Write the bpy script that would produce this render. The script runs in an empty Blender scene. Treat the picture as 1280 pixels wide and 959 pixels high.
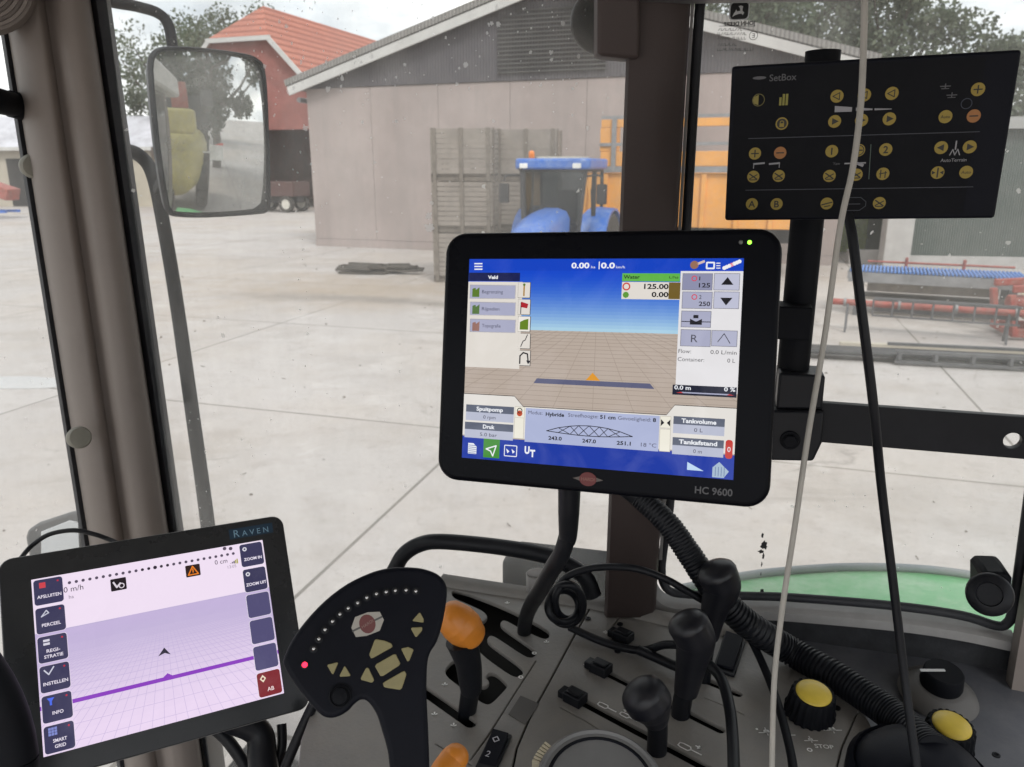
import bpy, bmesh, math, random
import numpy as np
from mathutils import Vector, Matrix
R = math.radians
SC = bpy.context.scene
COL = SC.collection
EXP = 1.0
# ------------------------------------------------------------------ camera model
FPX, CX, CY, PITCH, EYE = 970.0, 640.0, 479.5, R(15.53), 2.75
SP, CP = math.sin(PITCH), math.cos(PITCH)
CAM = Vector((0, 0, EYE))
def ray(u, v):
    a, b = (u-CX)/FPX, -(v-CY)/FPX
    return Vector((a, CP+SP*b, -SP+CP*b))
def P(u, v, d): return CAM + ray(u, v)*d
def PY(u, v, y):
    r = ray(u, v); return CAM + r*(y/r.y)
def PZ(u, v, z):
    r = ray(u, v); return CAM + r*((z-EYE)/r.z)
def PP(u, v, p0, n):
    r = ray(u, v); return CAM + r*((p0-CAM).dot(n)/r.dot(n))
def cam2w(c): return Vector((c[0], -SP*c[1]+CP*c[2], -CP*c[1]-SP*c[2]))

def srgb(r, g, b):
    def f(x):
        x /= 255.0
        return x/12.92 if x <= .04045 else ((x+.055)/1.055)**2.4
    return (f(r), f(g), f(b))

# ------------------------------------------------------------------ scene objects
ORI = {}
def tag(o, label=None, cat=None, group=None, kind=None):
    if label: o['label'] = label
    if cat: o['category'] = cat
    if group: o['group'] = group
    if kind: o['kind'] = kind
    return o
def empty(name, loc, label=None, cat=None, group=None):
    o = bpy.data.objects.new(name, None); COL.objects.link(o)
    o.empty_display_size = .1
    o.location = loc; ORI[o.name] = Vector(loc)
    return tag(o, label, cat, group)
def copy_tree(o, parent=None):
    c = o.copy(); COL.objects.link(c)
    if parent: c.parent = parent
    for ch in list(o.children): copy_tree(ch, c)
    return c

def frame(o, ex, ey):
    ex = Vector(ex).normalized(); ey = Vector(ey); ey = (ey-ex*ey.dot(ex)).normalized()
    return (Vector(o), ex, ey, ex.cross(ey))
def yaw(x, y, z, a):
    return (Vector((x, y, z)), Vector((math.cos(a), math.sin(a), 0)), Vector((-math.sin(a), math.cos(a), 0)), Vector((0, 0, 1)))
ID = yaw(0, 0, 0, 0)
def F(fr, x, y, z=0): return fr[0]+fr[1]*x+fr[2]*y+fr[3]*z
def rrect(x0, y0, x1, y1, r, n=6):
    out = []
    for cx, cy, a0 in ((x1-r, y1-r, 0), (x0+r, y1-r, 90), (x0+r, y0+r, 180), (x1-r, y0+r, 270)):
        for k in range(n+1):
            a = R(a0+90*k/n); out.append((cx+r*math.cos(a), cy+r*math.sin(a)))
    return out
def circ(cx, cy, r, n=20, ry=None):
    ry = r if ry is None else ry
    return [(cx+r*math.cos(2*math.pi*k/n), cy+ry*math.sin(2*math.pi*k/n)) for k in range(n)]
def spline(pts, sub=8):
    pts = [Vector(p) for p in pts]
    if len(pts) < 3: return pts
    out = []
    for i in range(len(pts)-1):
        p0 = pts[max(i-1, 0)]; p1 = pts[i]; p2 = pts[i+1]; p3 = pts[min(i+2, len(pts)-1)]
        for k in range(sub):
            t = k/sub
            out.append(.5*((2*p1)+(p2-p0)*t+(2*p0-5*p1+4*p2-p3)*t*t+(3*p1-p0-3*p2+p3)*t**3))
    out.append(pts[-1]); return out

class MB:
    def __init__(s): s.v = []; s.f = []; s.m = []; s.c = []
    def add(s, vs, fs, m=0, c=None):
        b = len(s.v); s.v += [tuple(v) for v in vs]
        for f in fs:
            s.f.append([b+i for i in f]); s.m.append(m); s.c.append(c)
        return s
    def box(s, fr, x0, x1, y0, y1, z0, z1, m=0, c=None):
        vs = [F(fr, x, y, z) for z in (z0, z1) for x, y in ((x0, y0), (x1, y0), (x1, y1), (x0, y1))]
        return s.add(vs, [(3, 2, 1, 0), (4, 5, 6, 7), (0, 1, 5, 4), (1, 2, 6, 5), (2, 3, 7, 6), (3, 0, 4, 7)], m, c)
    def bar(s, a, b, w, h, up=(0, 0, 1), m=0):
        a = Vector(a); b = Vector(b); d = (b-a); L = d.length
        if abs(d.normalized().dot(Vector(up))) > .98: up = (1, 0, 0)
        fr = frame(a, d, Vector(up).cross(d))
        return s.box(fr, 0, L, -w/2, w/2, -h/2, h/2, m)
    def prism(s, poly, fr, z0, z1, m=0, mtop=None, c=None):
        n = len(poly)
        ar = sum(poly[i][0]*poly[(i+1) % n][1]-poly[(i+1) % n][0]*poly[i][1] for i in range(n))
        if ar < 0: poly = poly[::-1]
        vs = [F(fr, x, y, z0) for x, y in poly]+[F(fr, x, y, z1) for x, y in poly]
        s.add(vs, [list(range(n-1, -1, -1))]+[(i, (i+1) % n, n+(i+1) % n, n+i) for i in range(n)], m, c)
        s.f.append([len(s.v)-n+i for i in range(n)]); s.m.append(m if mtop is None else mtop); s.c.append(c)
        return s
    def loft(s, rings, caps=True, closed=True, m=0):
        n = len(rings[0]); vs = [p for r in rings for p in r]; fs = []
        for j in range(len(rings)-1):
            for i in range(n if closed else n-1):
                fs.append((j*n+i, j*n+(i+1) % n, (j+1)*n+(i+1) % n, (j+1)*n+i))
        if caps:
            fs.append(list(range(n-1, -1, -1))); fs.append([(len(rings)-1)*n+i for i in range(n)])
        return s.add(vs, fs, m)
    def tube(s, path, r, n=10, sub=8, m=0, flat=1.0, rend=0, rstart=0, up=None):
        pts = spline(path, sub) if sub > 1 else [Vector(p) for p in path]
        N = len(pts)
        if not callable(r) and not isinstance(r, (list, tuple)): rr = [r]*N
        elif callable(r): rr = [r(i/(N-1)) for i in range(N)]
        else:
            rr = [float(np.interp(i/(N-1), np.linspace(0, 1, len(r)), r)) for i in range(N)]
        t0 = (pts[1]-pts[0]).normalized()
        x = Vector(up) if up else (Vector((0, 0, 1)) if abs(t0.z) < .9 else Vector((1, 0, 0)))
        x = (x-t0*x.dot(t0)).normalized(); rings = []
        for i, p in enumerate(pts):
            t = (pts[min(i+1, N-1)]-pts[max(i-1, 0)])
            t = t.normalized() if t.length > 1e-9 else t0
            x = (x-t*x.dot(t)).normalized(); y = t.cross(x)
            rings.append([p+(x*math.cos(2*math.pi*k/n)*flat+y*math.sin(2*math.pi*k/n))*rr[i] for k in range(n)])
        if rend:
            e = pts[-1]; t = (pts[-1]-pts[-2]).normalized(); last = rings[-1]
            for a in (22, 42, 60, 75, 86): rings.append([e+(p-e)*math.cos(R(a))+t*(rr[-1]*rend*math.sin(R(a))) for p in last])
        if rstart:
            e = pts[0]; t = (pts[0]-pts[1]).normalized(); last = rings[0]
            for a in (22, 42, 60, 75, 86): rings.insert(0, [e+(p-e)*math.cos(R(a))+t*(rr[0]*rstart*math.sin(R(a))) for p in last])
        return s.loft(rings, True, True, m)
    def lathe(s, prof, fr, n=24, m=0, mod=None):
        rings = []
        for j, (r, h) in enumerate(prof):
            rings.append([F(fr, (r if not mod else mod(j, k, r))*math.cos(2*math.pi*k/n), (r if not mod else mod(j, k, r))*math.sin(2*math.pi*k/n), h) for k in range(n)])
        return s.loft(rings, True, True, m)
    def poly(s, pts, m=0, c=None): return s.add(pts, [list(range(len(pts)))], m, c)
    def sphere(s, c, r, n=12, m=0, ax=None):
        ax = ax or ID; rx, ry, rz = r if isinstance(r, (tuple, list)) else (r, r, r)
        rings = []
        for j in range(n+1):
            a = math.pi*j/n
            sa = max(math.sin(a), .01)
            rings.append([Vector(c)+ax[1]*(rx*sa*math.cos(2*math.pi*k/(2*n)))+ax[2]*(ry*sa*math.sin(2*math.pi*k/(2*n)))-ax[3]*(rz*math.cos(a)) for k in range(2*n)])
        return s.loft(rings, True, True, m)
    def build(s, name, mats, parent=None, smooth=35, bevel=0, seg=2, label=None, cat=None, group=None, kind=None, wn=False):
        me = bpy.data.meshes.new(name)
        V = np.array(s.v, dtype=float)
        lo, hi = V.min(0), V.max(0)
        o0 = Vector(((lo[0]+hi[0])/2, (lo[1]+hi[1])/2, lo[2]))
        me.from_pydata([tuple(Vector(v)-o0) for v in s.v], [], s.f)
        for m in (mats if isinstance(mats, (list, tuple)) else [mats]): me.materials.append(m)
        me.polygons.foreach_set('material_index', s.m)
        if any(c is not None for c in s.c):
            at = me.color_attributes.new('Col', 'FLOAT_COLOR', 'CORNER')
            buf = []
            for f, c in zip(s.f, s.c):
                cc = list(c or (1, 1, 1))+[1.0]
                for _ in f: buf += cc
            at.data.foreach_set('color', buf)
        me.validate(); me.update()
        if smooth:
            me.shade_smooth(); me.set_sharp_from_angle(angle=R(smooth))
        o = bpy.data.objects.new(name, me); COL.objects.link(o)
        ORI[o.name] = o0
        if parent is not None:
            o.parent = parent; o.location = o0-ORI[parent.name]
        else: o.location = o0
        if bevel:
            b = o.modifiers.new('bevel', 'BEVEL'); b.width = bevel; b.segments = seg; b.limit_method = 'ANGLE'; b.angle_limit = R(40)
            b.harden_normals = False
        return tag(o, label, cat, group, kind)

# ------------------------------------------------------------------ text and flat artwork
_TC = {}
def tmesh(txt, bold=0.0):
    key = (txt, bold)
    if key in _TC: return _TC[key]
    cu = bpy.data.curves.new('t', 'FONT'); cu.body = txt; cu.offset = bold; cu.resolution_u = 3
    ob = bpy.data.objects.new('t', cu); COL.objects.link(ob)
    dg = bpy.context.evaluated_depsgraph_get(); dg.update()
    me = bpy.data.meshes.new_from_object(ob.evaluated_get(dg))
    vs = [(v.co.x, v.co.y) for v in me.vertices]; fs = [tuple(p.vertices) for p in me.polygons]
    bpy.data.objects.remove(ob); bpy.data.curves.remove(cu); bpy.data.meshes.remove(me)
    _TC[key] = (vs, fs); return vs, fs

def pose(c):
    src = [(0, 0), (1, 0), (1, 1), (0, 1)]; A = []
    for (x, y), (u, v) in zip(src, c):
        u = (u-CX)/FPX; v = (v-CY)/FPX
        A.append([x, y, 1, 0, 0, 0, -u*x, -u*y, -u]); A.append([0, 0, 0, x, y, 1, -v*x, -v*y, -v])
    H = np.linalg.svd(np.array(A))[2][-1].reshape(3, 3)
    if H[2, 2] < 0: H = -H
    a, b, o = H[:, 0], H[:, 1], H[:, 2]
    na = np.linalg.norm(a)
    return cam2w(a/na), cam2w(b/np.linalg.norm(b)), cam2w(o/na), na/np.linalg.norm(b)

class Panel:
    """a flat rectangular face standing in the place: origin top-left, x to its right, y down, -n towards the viewer"""
    def __init__(s, corners, width):
        ex, ey, o, asp = pose(corners)
        s.W = width; s.H = width/asp
        s.fr = frame(CAM+o*width, ex, ey); s.n = s.fr[3]
    def loc(s, u, v):
        p = PP(u, v, s.fr[0], s.n)-s.fr[0]
        return (p.dot(s.fr[1]), p.dot(s.fr[2]))
class Plane(Panel):
    def __init__(s, o, ex, ey): s.fr = frame(o, ex, ey); s.n = s.fr[3]

class Flat:
    def __init__(s, fr, step=.00012, base=.0003, clip=None): s.fr = fr; s.mb = MB(); s.step = step; s.base = base; s.clip = clip
    def P3(s, p, l): return F(s.fr, p[0], p[1], -(s.base+s.step*l))
    def poly(s, pts, col, l=1):
        if s.clip:
            x0, y0, x1, y1 = s.clip
            for ax, lim, sg in ((0, x0, 1), (0, x1, -1), (1, y0, 1), (1, y1, -1)):
                out = []
                for i in range(len(pts)):
                    a, b = pts[i-1], pts[i]; da = (a[ax]-lim)*sg; db = (b[ax]-lim)*sg
                    if (da >= 0) != (db >= 0): t = da/(da-db); out.append((a[0]+(b[0]-a[0])*t, a[1]+(b[1]-a[1])*t))
                    if db >= 0: out.append((b[0], b[1]))
                pts = out
                if len(pts) < 3: return s
        s.mb.poly([s.P3(p, l) for p in pts], 0, col); return s
    def rect(s, x0, y0, x1, y1, col, l=1, r=0):
        return s.poly(rrect(x0, y0, x1, y1, r, 4) if r else [(x0, y0), (x1, y0), (x1, y1), (x0, y1)], col, l)
    def line(s, pts, w, col, l=1, close=False):
        pts = list(pts)+([pts[0]] if close else [])
        for a, b in zip(pts, pts[1:]):
            d = Vector((b[0]-a[0], b[1]-a[1]))
            if d.length < 1e-9: continue
            d.normalize(); q = Vector((-d.y, d.x))*w/2; e = d*w*.3
            A = Vector(a)-e; B = Vector(b)+e
            s.poly([A+q, B+q, B-q, A-q], col, l)
        return s
    def disc(s, x, y, r, col, l=1, n=20): return s.poly(circ(x, y, r, n), col, l)
    def ring(s, x, y, r, w, col, l=1, n=24):
        o = circ(x, y, r, n); i = circ(x, y, r-w, n)
        for k in range(n): s.poly([o[k], o[(k+1) % n], i[(k+1) % n], i[k]], col, l)
        return s
    def text(s, t, x, y, size, col, l=3, align='c', bold=0.0, sx=1.0, rot=0, mirror=False):
        vs, fs = tmesh(t, bold)
        if not vs: return s
        xs = [v[0] for v in vs]; x0, x1 = min(xs), max(xs)
        off = {'c': -(x0+x1)/2, 'l': -x0, 'r': -x1}[align]
        ca, sa = math.cos(rot), math.sin(rot); out = []
        for a, b in vs:
            px = (a+off)*size*sx*(-1 if mirror else 1); py = -(b-.35)*size
            out.append(s.P3((x+px*ca-py*sa, y+px*sa+py*ca), l))
        s.mb.add(out, fs, 0, col); return s
    def fit(s, t, x, y, cap, width, col, l=5, align='c', bold=.0, **k):
        vs, _ = tmesh(t, bold); xs = [v[0] for v in vs]; size = cap/.69
        return s.text(t, x, y, size, col, l, align, bold, sx=width/((max(xs)-min(xs))*size), **k)
    def build(s, name, mat, parent=None, **k): return s.mb.build(name, mat, parent, smooth=0, **k)

# ------------------------------------------------------------------ materials
def nodes(name):
    m = bpy.data.materials.new(name); m.use_nodes = True
    nt = m.node_tree; nt.nodes.clear()
    out = nt.nodes.new('ShaderNodeOutputMaterial')
    return m, nt, out
def N(nt, t, **k):
    n = nt.nodes.new(t)
    for a, b in k.items():
        if a.startswith('i_'): n.inputs[a[2:].replace('_', ' ')].default_value = b
        else: setattr(n, a, b)
    return n
def ramp(nt, src, stops):
    r = nt.nodes.new('ShaderNodeValToRGB'); nt.links.new(src, r.inputs[0])
    el = r.color_ramp.elements
    while len(el) < len(stops): el.new(.5)
    for e, (p, c) in zip(el, stops):
        e.position = p; e.color = (*c, 1) if len(c) == 3 else c
    return r
def mat(name, col, rough=.6, metal=0, var=.25, scale=6, bump=0, bscale=80, col2=None, spec=.5, coat=0, dust=0, dcol=(.35, .32, .28), rvar=.15, dscale=9):
    m, nt, out = nodes(name); L = nt.links.new
    b = N(nt, 'ShaderNodeBsdfPrincipled'); L(b.outputs[0], out.inputs[0])
    tc = N(nt, 'ShaderNodeTexCoord')
    n1 = N(nt, 'ShaderNodeTexNoise'); n1.inputs['Scale'].default_value = scale; n1.inputs['Detail'].default_value = 7; n1.inputs['Roughness'].default_value = .62
    L(tc.outputs['Object'], n1.inputs['Vector'])
    c2 = col2 or tuple(c*(1-var) for c in col); c1 = col if col2 else tuple(min(1, c*(1+var*.6)) for c in col)
    r = ramp(nt, n1.outputs['Fac'], [(.3, c2), (.7, c1)])
    cur = r.outputs[0]
    if dust:
        n2 = N(nt, 'ShaderNodeTexNoise'); n2.inputs['Scale'].default_value = dscale; n2.inputs['Detail'].default_value = 9; n2.inputs['Roughness'].default_value = .75
        L(tc.outputs['Object'], n2.inputs['Vector'])
        r2 = ramp(nt, n2.outputs['Fac'], [(.42, (0, 0, 0)), (.72, (dust, dust, dust))])
        mx = N(nt, 'ShaderNodeMixRGB'); L(r2.outputs[0], mx.inputs[0]); L(cur, mx.inputs[1]); mx.inputs[2].default_value = (*dcol, 1)
        cur = mx.outputs[0]
    L(cur, b.inputs['Base Color'])
    rr = N(nt, 'ShaderNodeMapRange'); L(n1.outputs['Fac'], rr.inputs[0]); rr.inputs[1].default_value = .3; rr.inputs[2].default_value = .7
    rr.inputs[3].default_value = max(.03, rough-rvar*.6); rr.inputs[4].default_value = min(1, rough+rvar*.6)
    L(rr.outputs[0], b.inputs['Roughness'])
    b.inputs['Metallic'].default_value = metal; b.inputs['Specular IOR Level'].default_value = spec
    b.inputs['Coat Weight'].default_value = coat
    if bump:
        n3 = N(nt, 'ShaderNodeTexNoise'); n3.inputs['Scale'].default_value = bscale; n3.inputs['Detail'].default_value = 4
        L(tc.outputs['Object'], n3.inputs['Vector'])
        bp = N(nt, 'ShaderNodeBump'); bp.inputs['Strength'].default_value = bump; bp.inputs['Distance'].default_value = .3/bscale
        L(n3.outputs['Fac'], bp.inputs['Height']); L(bp.outputs[0], b.inputs['Normal'])
    return m
def mat_screen(name, k):
    m, nt, out = nodes(name); L = nt.links.new
    a = N(nt, 'ShaderNodeAttribute', attribute_name='Col')
    e = N(nt, 'ShaderNodeEmission'); e.inputs[1].default_value = k/2**EXP
    g = N(nt, 'ShaderNodeBsdfGlossy'); g.inputs['Roughness'].default_value = .12; g.inputs['Color'].default_value = (.012, .012, .012, 1)
    s = N(nt, 'ShaderNodeAddShader'); L(a.outputs['Color'], e.inputs[0])
    tc = N(nt, 'ShaderNodeTexCoord'); nz = N(nt, 'ShaderNodeTexNoise'); nz.inputs['Scale'].default_value = 22; nz.inputs['Detail'].default_value = 6; nz.inputs['Distortion'].default_value = 1.2; L(tc.outputs['Object'], nz.inputs['Vector'])
    rg = ramp(nt, nz.outputs['Fac'], [(.45, (.010, .010, .011)), (.7, (.045, .045, .05))]); L(rg.outputs[0], g.inputs['Color']); g.inputs['Roughness'].default_value = .3
    L(e.outputs[0], s.inputs[0]); L(g.outputs[0], s.inputs[1]); L(s.outputs[0], out.inputs[0])
    return m
def mat_print(name, rough=.5):
    m, nt, out = nodes(name); L = nt.links.new
    a = N(nt, 'ShaderNodeAttribute', attribute_name='Col'); b = N(nt, 'ShaderNodeBsdfPrincipled'); b.inputs['Roughness'].default_value = rough
    L(a.outputs['Color'], b.inputs['Base Color']); L(b.outputs[0], out.inputs[0]); return m
def mat_emit(name, col, k):
    m, nt, out = nodes(name); e = N(nt, 'ShaderNodeEmission'); e.inputs[0].default_value = (*col, 1); e.inputs[1].default_value = k
    nt.links.new(e.outputs[0], out.inputs[0]); return m
def mat_glass(name, dust=.1, tint=(.955, .955, .945), speck=1.0):
    m, nt, out = nodes(name); L = nt.links.new
    tc = N(nt, 'ShaderNodeTexCoord')
    tr = N(nt, 'ShaderNodeBsdfTransparent'); tr.inputs[0].default_value = (*tint, 1)
    gl = N(nt, 'ShaderNodeBsdfGlossy'); gl.inputs['Roughness'].default_value = .03
    fr = N(nt, 'ShaderNodeFresnel'); fr.inputs[0].default_value = 1.3
    m1 = N(nt, 'ShaderNodeMixShader'); L(fr.outputs[0], m1.inputs[0]); L(tr.outputs[0], m1.inputs[1]); L(gl.outputs[0], m1.inputs[2])
    df = N(nt, 'ShaderNodeBsdfDiffuse'); df.inputs[0].default_value = (.6, .58, .55, 1)
    tl = N(nt, 'ShaderNodeBsdfTranslucent'); tl.inputs[0].default_value = (.75, .73, .7, 1)
    md = N(nt, 'ShaderNodeMixShader'); md.inputs[0].default_value = .7; L(df.outputs[0], md.inputs[1]); L(tl.outputs[0], md.inputs[2])
    # film of dust, cloudy
    n1 = N(nt, 'ShaderNodeTexNoise'); n1.inputs['Scale'].default_value = 5; n1.inputs['Detail'].default_value = 8; n1.inputs['Roughness'].default_value = .65
    mpg = N(nt, 'ShaderNodeMapping'); mpg.inputs['Scale'].default_value = (1.3, 1.3, .5); L(tc.outputs['Object'], mpg.inputs[0]); L(mpg.outputs[0], n1.inputs['Vector'])
    mr = N(nt, 'ShaderNodeMapRange'); L(n1.outputs['Fac'], mr.inputs[0]); mr.inputs[1].default_value = .3; mr.inputs[2].default_value = .75
    mr.inputs[3].default_value = dust*.3; mr.inputs[4].default_value = dust*1.85
    # dried splashes: small discs of different sizes where a coarser noise lets them
    acc = mr.outputs[0]
    for sc, rad, thr, k in ((55, .16, .5, .75), (130, .2, .5, .5), (22, .055, .52, .9)):
        v = N(nt, 'ShaderNodeTexVoronoi'); v.inputs['Scale'].default_value = sc
        nw = N(nt, 'ShaderNodeTexNoise'); nw.inputs['Scale'].default_value = sc*2.5
        ad = N(nt, 'ShaderNodeVectorMath', operation='MULTIPLY_ADD'); L(nw.outputs['Color'], ad.inputs[0]); ad.inputs[1].default_value = (.012*40/sc,)*3; L(tc.outputs['Object'], ad.inputs[2])
        L(tc.outputs['Object'], nw.inputs['Vector']); L(ad.outputs[0], v.inputs['Vector'])
        sz = N(nt, 'ShaderNodeMath', operation='MULTIPLY'); sep = N(nt, 'ShaderNodeSeparateColor'); L(v.outputs['Color'], sep.inputs[0])
        L(sep.outputs[0], sz.inputs[0]); sz.inputs[1].default_value = rad
        lt = N(nt, 'ShaderNodeMath', operation='LESS_THAN'); L(v.outputs['Distance'], lt.inputs[0]); L(sz.outputs[0], lt.inputs[1])
        nz = N(nt, 'ShaderNodeTexNoise'); nz.inputs['Scale'].default_value = 4.3; nz.inputs['Detail'].default_value = 3; L(tc.outputs['Object'], nz.inputs['Vector'])
        gt = N(nt, 'ShaderNodeMath', operation='GREATER_THAN'); L(sep.outputs[1], gt.inputs[0]); gt.inputs[1].default_value = .72
        g2 = N(nt, 'ShaderNodeMath', operation='GREATER_THAN'); L(nz.outputs['Fac'], g2.inputs[0]); g2.inputs[1].default_value = thr
        p = N(nt, 'ShaderNodeMath', operation='MULTIPLY'); L(lt.outputs[0], p.inputs[0]); L(gt.outputs[0], p.inputs[1])
        p1 = N(nt, 'ShaderNodeMath', operation='MULTIPLY'); L(p.outputs[0], p1.inputs[0]); L(g2.outputs[0], p1.inputs[1])
        p2 = N(nt, 'ShaderNodeMath', operation='MULTIPLY'); L(p1.outputs[0], p2.inputs[0]); p2.inputs[1].default_value = k*speck
        mxm = N(nt, 'ShaderNodeMath', operation='MAXIMUM'); L(acc, mxm.inputs[0]); L(p2.outputs[0], mxm.inputs[1]); acc = mxm.outputs[0]
    m2 = N(nt, 'ShaderNodeMixShader'); L(acc, m2.inputs[0]); L(m1.outputs[0], m2.inputs[1]); L(md.outputs[0], m2.inputs[2])
    L(m2.outputs[0], out.inputs[0])
    return m
def mat_clear(name, tint=(.97, .98, .97)):
    m, nt, out = nodes(name); t = N(nt, 'ShaderNodeBsdfTransparent'); t.inputs[0].default_value = (*tint, 1); nt.links.new(t.outputs[0], out.inputs[0]); return m
def mat_stripes(name, c1, c2, freq, axis='X', rough=.6, bump=.4, wave='SIN', var=.3, dirt=(.1, .09, .08), dscale=.8, dk=.5):
    """ribbed / planked sheet: real bump ribs plus weathering"""
    m, nt, out = nodes(name); L = nt.links.new
    b = N(nt, 'ShaderNodeBsdfPrincipled'); b.inputs['Roughness'].default_value = rough; L(b.outputs[0], out.inputs[0])
    tc = N(nt, 'ShaderNodeTexCoord')
    w = N(nt, 'ShaderNodeTexWave', bands_direction=axis, wave_profile=wave); w.inputs['Scale'].default_value = freq; L(tc.outputs['Object'], w.inputs['Vector'])
    r = ramp(nt, w.outputs['Fac'], [(.0, c2), (.5, c1), (1, c1)])
    n = N(nt, 'ShaderNodeTexNoise'); n.inputs['Scale'].default_value = dscale; n.inputs['Detail'].default_value = 9; n.inputs['Roughness'].default_value = .7; L(tc.outputs['Object'], n.inputs['Vector'])
    rm = ramp(nt, n.outputs['Fac'], [(.4, (0, 0, 0)), (.75, (dk, dk, dk))])
    mx = N(nt, 'ShaderNodeMixRGB'); L(rm.outputs[0], mx.inputs[0]); L(r.outputs[0], mx.inputs[1]); mx.inputs[2].default_value = (*dirt, 1)
    L(mx.outputs[0], b.inputs['Base Color'])
    bp = N(nt, 'ShaderNodeBump'); bp.inputs['Strength'].default_value = bump; bp.inputs['Distance'].default_value = .03; L(w.outputs['Fac'], bp.inputs['Height']); L(bp.outputs[0], b.inputs['Normal'])
    return m
def mat_splash(name):
    m, nt, out = nodes(name); L = nt.links.new
    d = N(nt, 'ShaderNodeBsdfDiffuse'); d.inputs[0].default_value = (.7, .68, .65, 1); t = N(nt, 'ShaderNodeBsdfTranslucent'); t.inputs[0].default_value = (.9, .88, .85, 1)
    t.inputs[0].default_value = (1, 1, 1, 1); mx = N(nt, 'ShaderNodeMixShader'); mx.inputs[0].default_value = .9; L(d.outputs[0], mx.inputs[1]); L(t.outputs[0], mx.inputs[2])
    tr = N(nt, 'ShaderNodeBsdfTransparent'); m2 = N(nt, 'ShaderNodeMixShader'); m2.inputs[0].default_value = .55; L(tr.outputs[0], m2.inputs[1]); L(mx.outputs[0], m2.inputs[2]); L(m2.outputs[0], out.inputs[0]); return m
def mat_ground():
    m, nt, out = nodes('yard_concrete'); L = nt.links.new
    b = N(nt, 'ShaderNodeBsdfPrincipled'); L(b.outputs[0], out.inputs[0])
    tc = N(nt, 'ShaderNodeTexCoord'); g = N(nt, 'ShaderNodeNewGeometry')
    mp = N(nt, 'ShaderNodeMapping'); L(g.outputs['Position'], mp.inputs[0]); mp.inputs['Rotation'].default_value = (0, 0, R(17)); mp.inputs['Location'].default_value = (2.72, 1.9, 0)
    br = N(nt, 'ShaderNodeTexBrick'); L(mp.outputs[0], br.inputs['Vector']); br.offset = 0; br.inputs['Scale'].default_value = 1
    br.inputs['Brick Width'].default_value = 5.45; br.inputs['Row Height'].default_value = 4.7; br.inputs['Mortar Size'].default_value = .018; br.inputs['Mortar Smooth'].default_value = .3
    br.inputs['Color1'].default_value = (.415, .385, .368, 1); br.inputs['Color2'].default_value = (.455, .426, .41, 1); br.inputs['Mortar'].default_value = (.15, .137, .122, 1)
    def noise(s, d=8, r=.65):
        n = N(nt, 'ShaderNodeTexNoise'); n.inputs['Scale'].default_value = s; n.inputs['Detail'].default_value = d; n.inputs['Roughness'].default_value = r
        L(g.outputs['Position'], n.inputs['Vector']); return n.outputs['Fac']
    cur = br.outputs['Color']
    for sc, lo, hi, k, c in ((.16, .45, .7, .55, (.40, .33, .26)), (.5, .5, .72, .55, (.29, .255, .225)), (2.2, .52, .76, .5, (.27, .235, .21)), (14, .55, .8, .6, (.22, .19, .17)), (45, .62, .8, .6, (.2, .17, .15)), (.9, .56, .72, .45, (.60, .57, .55))):
        f = ramp(nt, noise(sc), [(lo, (0, 0, 0)), (hi, (k, k, k))])
        mx = N(nt, 'ShaderNodeMixRGB'); L(f.outputs[0], mx.inputs[0]); L(cur, mx.inputs[1]); mx.inputs[2].default_value = (*c, 1); cur = mx.outputs[0]
    # tyre tracks and scrape marks drawn out along two driving directions
    for rot, sc, lo, hi, k, c in ((-32, (.25, 1.6, 1), .6, .74, .4, (.25, .23, .21)), (58, (.4, 2.4, 1), .63, .74, .45, (.24, .215, .195)), (12, (.7, 3.5, 1), .62, .75, .2, (.6, .575, .55))):
        mq = N(nt, 'ShaderNodeMapping'); mq.inputs['Rotation'].default_value = (0, 0, R(rot)); mq.inputs['Scale'].default_value = sc; L(g.outputs['Position'], mq.inputs[0])
        nn = N(nt, 'ShaderNodeTexNoise'); nn.inputs['Scale'].default_value = .7; nn.inputs['Detail'].default_value = 7; nn.inputs['Roughness'].default_value = .62; nn.inputs['Distortion'].default_value = .4; L(mq.outputs[0], nn.inputs['Vector'])
        f = ramp(nt, nn.outputs['Fac'], [(lo, (0, 0, 0)), (hi, (k, k, k))])
        mx = N(nt, 'ShaderNodeMixRGB'); L(f.outputs[0], mx.inputs[0]); L(cur, mx.inputs[1]); mx.inputs[2].default_value = (*c, 1); cur = mx.outputs[0]
    # the soiled stretch before the barn, and the scraped pale strip behind it
    for (px, py), (sx, sy), rot, k, c, ns in (((-3.2, 18.3), (6.5, 3.6), -18, .75, (.33, .265, .20), .8), ((-4.5, 17.0), (3.2, .9), -10, .7, (.23, .2, .175), 1.3), ((-2.2, 16.4), (3.6, .5), -22, .75, (.21, .185, .165), 1.6), ((-.9, 12.3), (1.1, .3), -14, .5, (.23, .2, .18), 2)):
        ms = N(nt, 'ShaderNodeMapping', vector_type='TEXTURE'); ms.inputs['Location'].default_value = (px, py, 0); ms.inputs['Rotation'].default_value = (0, 0, R(rot)); ms.inputs['Scale'].default_value = (sx, sy, 1); L(g.outputs['Position'], ms.inputs[0])
        ln = N(nt, 'ShaderNodeVectorMath', operation='LENGTH'); L(ms.outputs[0], ln.inputs[0])
        nf = noise(ns, 7); a1 = N(nt, 'ShaderNodeMath', operation='MULTIPLY_ADD'); L(nf, a1.inputs[0]); a1.inputs[1].default_value = 1.8; L(ln.outputs['Value'], a1.inputs[2])
        f = ramp(nt, a1.outputs[0], [(.0, (k, k, k)), (.85, (k, k, k)), (1.0, (0, 0, 0))]); f.color_ramp.elements[1].position = .55
        dv = N(nt, 'ShaderNodeMath', operation='MULTIPLY'); L(a1.outputs[0], dv.inputs[0]); dv.inputs[1].default_value = .55; nt.links.new(dv.outputs[0], f.inputs[0])
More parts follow.
